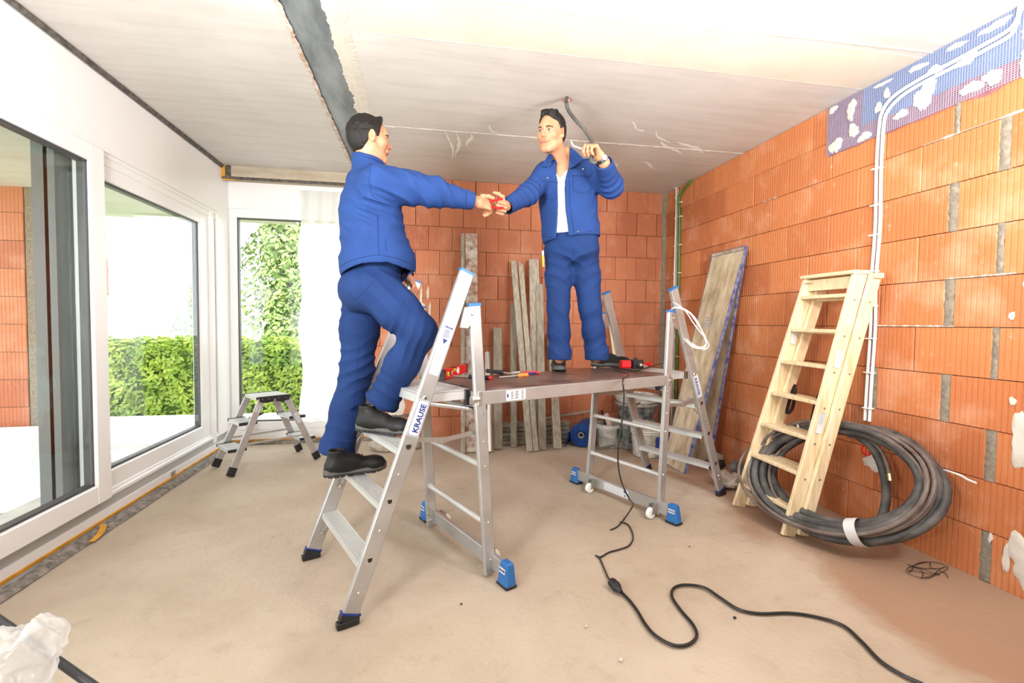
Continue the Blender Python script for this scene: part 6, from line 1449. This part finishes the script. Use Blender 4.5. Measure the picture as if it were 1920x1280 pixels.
    hand(F, wR+dR*.03, dR, (FW*.9+ZU*.35), (ZU*.9-FW*.3), [(.8, 1.0, .5), (.85, 1.0, .5), (.9, 1.0, .5), (.9, 1.0, .5)], .95, [(ZU*.9-RW*.1+FW*.1, .034), (ZU*.6-RW*.8, .030), (-RW*.9+ZU*.25, .026)])
    F.cap(wR-(wR-eR).normalized()*.05, wR+dR*.03, .027, .027, k=.02); h1 = surface(F.F, F.lo, .0023); h1 = (smooth(h1[0], h1[1], 2, .4), h1[1], None)
    F = Field(*bounds([wL, px(1115, 285, 2.66)], .13), .0023); dL = (px(1118, 283, 2.66)-wL).normalized(); wl2 = wL+dL*.045
    hand(F, wl2, dL, (RW*.75+FW*.35+ZU*.3), (-FW*.3-RW*.55+ZU*.2), [(1.0, 1.2, .7), (.95, 1.2, .7), (1.0, 1.25, .7), (1.1, 1.2, .7)], .95, [(-RW*.9+ZU*.35-FW*.3, .036), (-RW*.8+ZU*.5-FW*.2, .030), (-RW*.3+ZU*.9, .024)])
    F.cap(wL-(wL-eL).normalized()*.05, wL, .027, .028, k=.02); F.cap(wL, wl2, .029, .027, k=.02); h2 = surface(F.F, F.lo, .0023); h2 = (smooth(h2[0], h2[1], 2, .4), h2[1], None)
    Vt, Q, mi = meshparts([b0, hd, h1, h2]); to_obj('body', Vt, Q, [M['skin'], M['lips'], M['brow'], M['eyewhite'], M['iris']], e, mi)
    # watch
    wc = wL+dL*.028; ring = [wc+Vector(tuple(dL.cross(ZU).normalized()))*.033*math.cos(a)+(dL.cross(dL.cross(ZU)).normalized())*.030*math.sin(a) for a in [i*math.pi/12 for i in range(24)]]
    wt = MB(); side = dL
    for o_ in (-.007, 0, .007): wt.tube([p+dL*o_ for p in ring], .0045, 6, closed=True)
    w_ = wt.build('wristwatch', M['black_plastic'], e, smooth=True); dn = (-FW*.9+RW*.3).normalized(); MB().lathe(wc+dn*.033, [(.017, -.004), (.017, .003), (.013, .005), (.001, .005)], 18, ax=dn).build('watch_face', M['steel'], w_, smooth=True)
    # shoes
    hz_ = lambda x_, y_: at(x_, y_, 2, .9262)
    c_ = hz_(1047, 694); f_ = (-FW*.93-RW*.12).normalized(); t_ = c_-f_*.0; make_shoe(t_-f_*.20, t_+f_*.10, e)
    c0 = hz_(1107, 686); f_ = (RW*.82-FW*.50).normalized(); make_shoe(c0, c0+f_*.3, e, flip=-1)
    return e
man_right()
# ================================================================== MAN CLIMBING THE TRESTLE
def man_left():
    e = empty('person', tuple(at(655, 893, 2, .47))); tag(e, 'dark-haired man in blue workwear climbing the near trestle ladder, seen from behind', 'person')
    face = (RW*.72+FW*.69).normalized(); sr = face.cross(ZU).normalized()     # sr: his right, towards the camera
    Bt = basis(face)
    sR, eR, wR = px(714, 342, 2.32), px(812, 360, 2.38), px(886, 377, 2.46)
    sL, eL, wL = px(678, 340, 2.58), px(735, 440, 2.70), px(762, 518, 2.64)
    hR, kR, aR = px(712, 548, 2.38), px(787, 622, 2.36), px(716, 752, 2.40); hL, kL, aL = px(680, 548, 2.56), px(670, 690, 2.54), px(631, 843, 2.50)
    chest = px(694, 395, 2.46); mid = px(699, 450, 2.46); waist = px(704, 492, 2.46); pel = px(697, 538, 2.46); nb = px(690, 310, 2.47)
    def torso(F, g=0.):
        F.ell(chest, (.185+g, .125+g, .185+g), Bt, k=.06); F.cap(sR.lerp(chest, .12), sL.lerp(chest, .12), .066+g, k=.05); F.ell(mid, (.185+g, .13+g, .16+g), Bt, k=.06)
    # trousers
    F = Field(*bounds([hR, hL, kR, kL, aL, aR, pel], .17), .006)
    F.ell(pel, (.178, .145, .125), Bt, k=.05); F.ell(waist, (.168, .135, .08), Bt, k=.06); F.ell(pel-face*.055-ZU*.02, (.15, .10, .10), Bt, k=.05)
    limb(F, [hR, hR.lerp(kR, .45), kR, kR.lerp(aR, .45), aR, aR-ZU*.02], [.108, .106, .086, .083, .078, .078], .04); limb(F, [hL, hL.lerp(kL, .5), kL, kL.lerp(aL, .5), aL, aL-ZU*.02], [.105, .10, .085, .082, .086, .088], .04)
    F.plane(px(704, 488, 2.46), (0, 0, 1)); 
    dl = (aL-kL).normalized(); dr = (aR-kR).normalized(); P = F.grid()
    for a_, d_, o_ in ((aL, dl, .018), (aR, dr, .012)):
        q = (P-V3(a_))@V3(d_); F.F = np.where((np.abs(q) < .14) & (np.linalg.norm((P-V3(a_))-q[..., None]*V3(d_), axis=-1) < .125), np.maximum(F.F, q-o_), F.F).astype(np.float32)
    Vt, Q = surface(F.F, F.lo, .006); Vt = smooth(Vt, Q, 2); N = normals(Vt, Q)
    Vt = folds(Vt, N, [(hR+RW*.06-ZU*.03, (.7, .0, .7), .06, .010, .13), (kR-RW*.06-ZU*.03, (.8, 0, -.3), .045, .012, .10), (hL-ZU*.10, (.2, 0, 1), .06, .008, .12), (kL, (-.5, 0, 1), .06, .009, .13), (aL+ZU*.05, (.3, 0, 1), .07, .006, .12), (aR+ZU*.06, (.5, 0, 1), .05, .009, .11)], .004, 21)
    tr = to_obj('trousers', Vt, Q, M['trousers'], e); bt = bvh_of(tr)
    seam(bt, [(668, 560), (690, 538), (700, 526)], 'pocket_seam', M['trousers'], tr, .0016); seam(bt, [(715, 505), (745, 545), (785, 600)], 'side_seam', M['trousers'], tr); seam(bt, [(672, 640), (668, 720), (650, 850)], 'side_seam', M['trousers'], tr)
    # jacket
    h = .005; F = Field(*bounds([sR, sL, eR, eL, wR, wL, waist-ZU*.1, nb], .18), h)
    torso(F, .016); F.ell(px(702, 500, 2.46), (.205, .170, .14), Bt, k=.06); F.ell(px(715, 490, 2.42), (.17, .17, .14), Bt, k=.06)
    limb(F, [sR, sR.lerp(eR, .5), eR, wR], [.086, .080, .070, .045], .04); limb(F, [sL, eL, wL], [.07, .066, .045], .04); F.cap(nb-ZU*.01, nb+ZU*.025-face*.01, .080, .072, k=.03)
    P = F.grid(); F.F = np.maximum(F.F, -(F.F+.011))
    u_ = (P-V3(px(702, 505, 2.46))); xr_ = u_@V3(RW); hemz = px(702, 505, 2.46).z+np.interp(xr_, [-.22, -.12, .0, .12, .2, .28], [-.065, -.028, .004, .012, -.012, -.045]); dd_ = np.linalg.norm((P-V3(wL)), axis=-1)
    F.F = np.maximum(F.F, np.where(dd_ > .10, hemz-P[..., 2], -1))
    nc = np.linalg.norm((P-V3(nb))[..., :2], axis=-1); F.F = np.maximum(F.F, -np.maximum(nc-.064, -(P[..., 2]-(nb.z-.08)))); F.F = np.maximum(F.F, np.where(nc < .12, P[..., 2]-(nb.z+.024-.30*np.clip((P-V3(nb))@V3(face), -.08, .08)), -1))
    for w_, e_ in ((wR, eR), (wL, eL)):
        d = V3((w_-e_).normalized()); q = (P-V3(w_))@d; F.F = np.where((np.abs(q) < .11) & (np.linalg.norm((P-V3(w_))-q[..., None]*d, axis=-1) < .075), np.maximum(F.F, q-.006), F.F)
    Vt, Q = surface(F.F.astype(np.float32), F.lo, h); Vt = smooth(Vt, Q, 2, .45); N = normals(Vt, Q)
    ap = px(715, 385, 2.33)
    Vt = folds(Vt, N, [(ap, (.35, 0, 1), .05, .009, .11), (ap+ZU*.0-RW*.10, (.5, 0, 1), .065, .007, .14), (sR+RW*.10, (.5, 0, 1), .06, .006, .11), (eR, (1, 0, .6), .06, .007, .12), (px(650, 450, 2.4), (.5, 0, 1), .09, .005, .16), (px(760, 450, 2.4), (-.4, 0, 1), .07, .005, .12)], .0035, 31)
    jk = to_obj('jacket', Vt, Q, M['jacket'], e); bj = bvh_of(jk)
    for p in ([(694, 306), (692, 340), (698, 366), (712, 378)], [(708, 400), (709, 440), (710, 478)], [(636, 500), (660, 487), (690, 480), (712, 477), (745, 484), (782, 500)], [(723, 448), (724, 470)], [(876, 358), (873, 375), (875, 391)]): seam(bj, p, 'stitched_seam', M['trousers'], jk, .0016)
    MB().tube(spline([nb+ZU*.018+Vector((.074*math.cos(a), .074*math.sin(a), -.012*math.cos(a-.6))) for a in [i*math.pi/8 for i in range(16)]], 3, closed=True), .010, 6, closed=True).build('collar', M['jacket'], jk, smooth=True)
    stud(bj, (782, 505), jk); stud(bj, (757, 529), jk)
    # body
    F = Field(*bounds([chest, pel, sR, sL, eR, eL, nb, hL, kR, aR, aL, wR, wL], .12), .009); torso(F, -.014); F.ell(pel, (.155, .12, .11), Bt, k=.05); F.ell(waist, (.15, .11, .1), Bt, k=.05)
    limb(F, [hR, kR, aR, aR+dr*.06], [.085, .06, .042, .036]); limb(F, [hL, kL, aL, aL+dl*.06], [.085, .06, .042, .036]); limb(F, [sR, eR, wR], [.055, .042, .028]); limb(F, [sL, eL, wL], [.055, .042, .028]); F.cap(nb-ZU*.03, nb+ZU*.05, .072, .055, k=.05)
    b0 = surface(F.F, F.lo, .009); b0 = (smooth(b0[0], b0[1], 2), b0[1], None)
    hc = px(694, 263, 2.46); hf = (RW*.84+FW*.54+ZU*.04).normalized(); Bh = basis(hf, (0, 0, 1), 0)
    style = dict(t=.010, line=lambda x, z: .050+.10*np.clip(z-.058, -1, .05)*1.9-.5*np.clip(np.abs(x)-.045, 0, 1)+np.where(z < .0, -.04-np.clip(-z, 0, .06)*.5, 0), tufts=[((-.03, .05, .100), (.03, .052, .102), .022, .022), ((-.025, .072, .082), (.025, .074, .084), .013, .013)])
    hd = head(hc, Bh, nb-ZU*.03, style, e, .94)
    F = Field(*bounds([wR, px(930, 383, 2.54)], .13), .0023); dR = (px(922, 384, 2.55)-wR).normalized()
    hand(F, wR+dR*.028, dR, (-FW*.85+ZU*.35), (ZU*1.0+FW*.25), [(.55, .9, .6), (.6, 1.0, .6), (.7, 1.0, .6), (.8, 1.0, .6)], .98, [(ZU*.55+RW*.6+FW*.3, .036), (RW*.9+FW*.3+ZU*.1, .032), (RW*.9-ZU*.3+FW*.1, .026)])
    F.cap(wR-(wR-eR).normalized()*.05, wR+dR*.03, .028, .027, k=.02); h1 = surface(F.F, F.lo, .0023); h1 = (smooth(h1[0], h1[1], 2, .4), h1[1], None)
    F = Field(*bounds([wL, px(780, 540, 2.6)], .13), .0023); dL = (px(779, 540, 2.60)-wL).normalized()
    hand(F, wL+dL*.03, dL, (RW*.8+FW*.1+ZU*.5), (FW*.2-ZU*.2+RW*.3), [(1.1, 1.2, .7)]*4, .95)
    F.cap(wL-(wL-eL).normalized()*.05, wL+dL*.03, .027, .026, k=.02); h2 = surface(F.F, F.lo, .0023); h2 = (smooth(h2[0], h2[1], 2, .4), h2[1], None)
    Vt, Q, mi = meshparts([b0, hd, h1, h2]); to_obj('body', Vt, Q, [M['skin'], M['lips'], M['brow'], M['eyewhite'], M['iris']], e, mi)
    # shoes on the second and third step
    a = at(604, 896, 2, .472); b = at(713, 880, 2, .472); f_ = (b-a).normalized(); make_shoe(a, a+f_*.3, e)
    a = at(668, 806, 2, .697); f_ = (RW*.93+FW*.22+ZU*-.02).normalized(); b = at(757, 815, 2, .697); f_ = (b-a).normalized(); make_shoe(a, a+f_*.3, e)
man_left()
# wire cutters with red handles passed between the two men
hp = px(912, 384, 2.54); pliers('wire_cutters', hp, -(RW*.93+ZU*.10), (RW*.25-FW*.9-ZU*.3), 'red-handled wire cutters held in the two men\'s joined hands', L=.72, spread=.019)
# folding rule / pocket tool tucked at the right man's hip
o = MB().bar(px(1018, 478, 2.93), px(1019, 500, 2.93), .012, .006, RW).build('folding_rule', M['yellow_tape'], None); tag(o, 'yellow and white folding rule in the right man\'s thigh pocket', 'rule')
o2 = MB().bar(px(1018, 470, 2.93), px(1018, 479, 2.93), .012, .006, RW).build('rule_end', M['sticker'], o)

for o in bpy.data.objects:
    if o.type == 'MESH' and o.name.split('.')[0] in ('rivets', 'screws', 'small_print', 'laces', 'stencil', 'tile_rows', 'ribs', 'grip_ribs') and 'kind' not in o: o['kind'] = 'stuff'
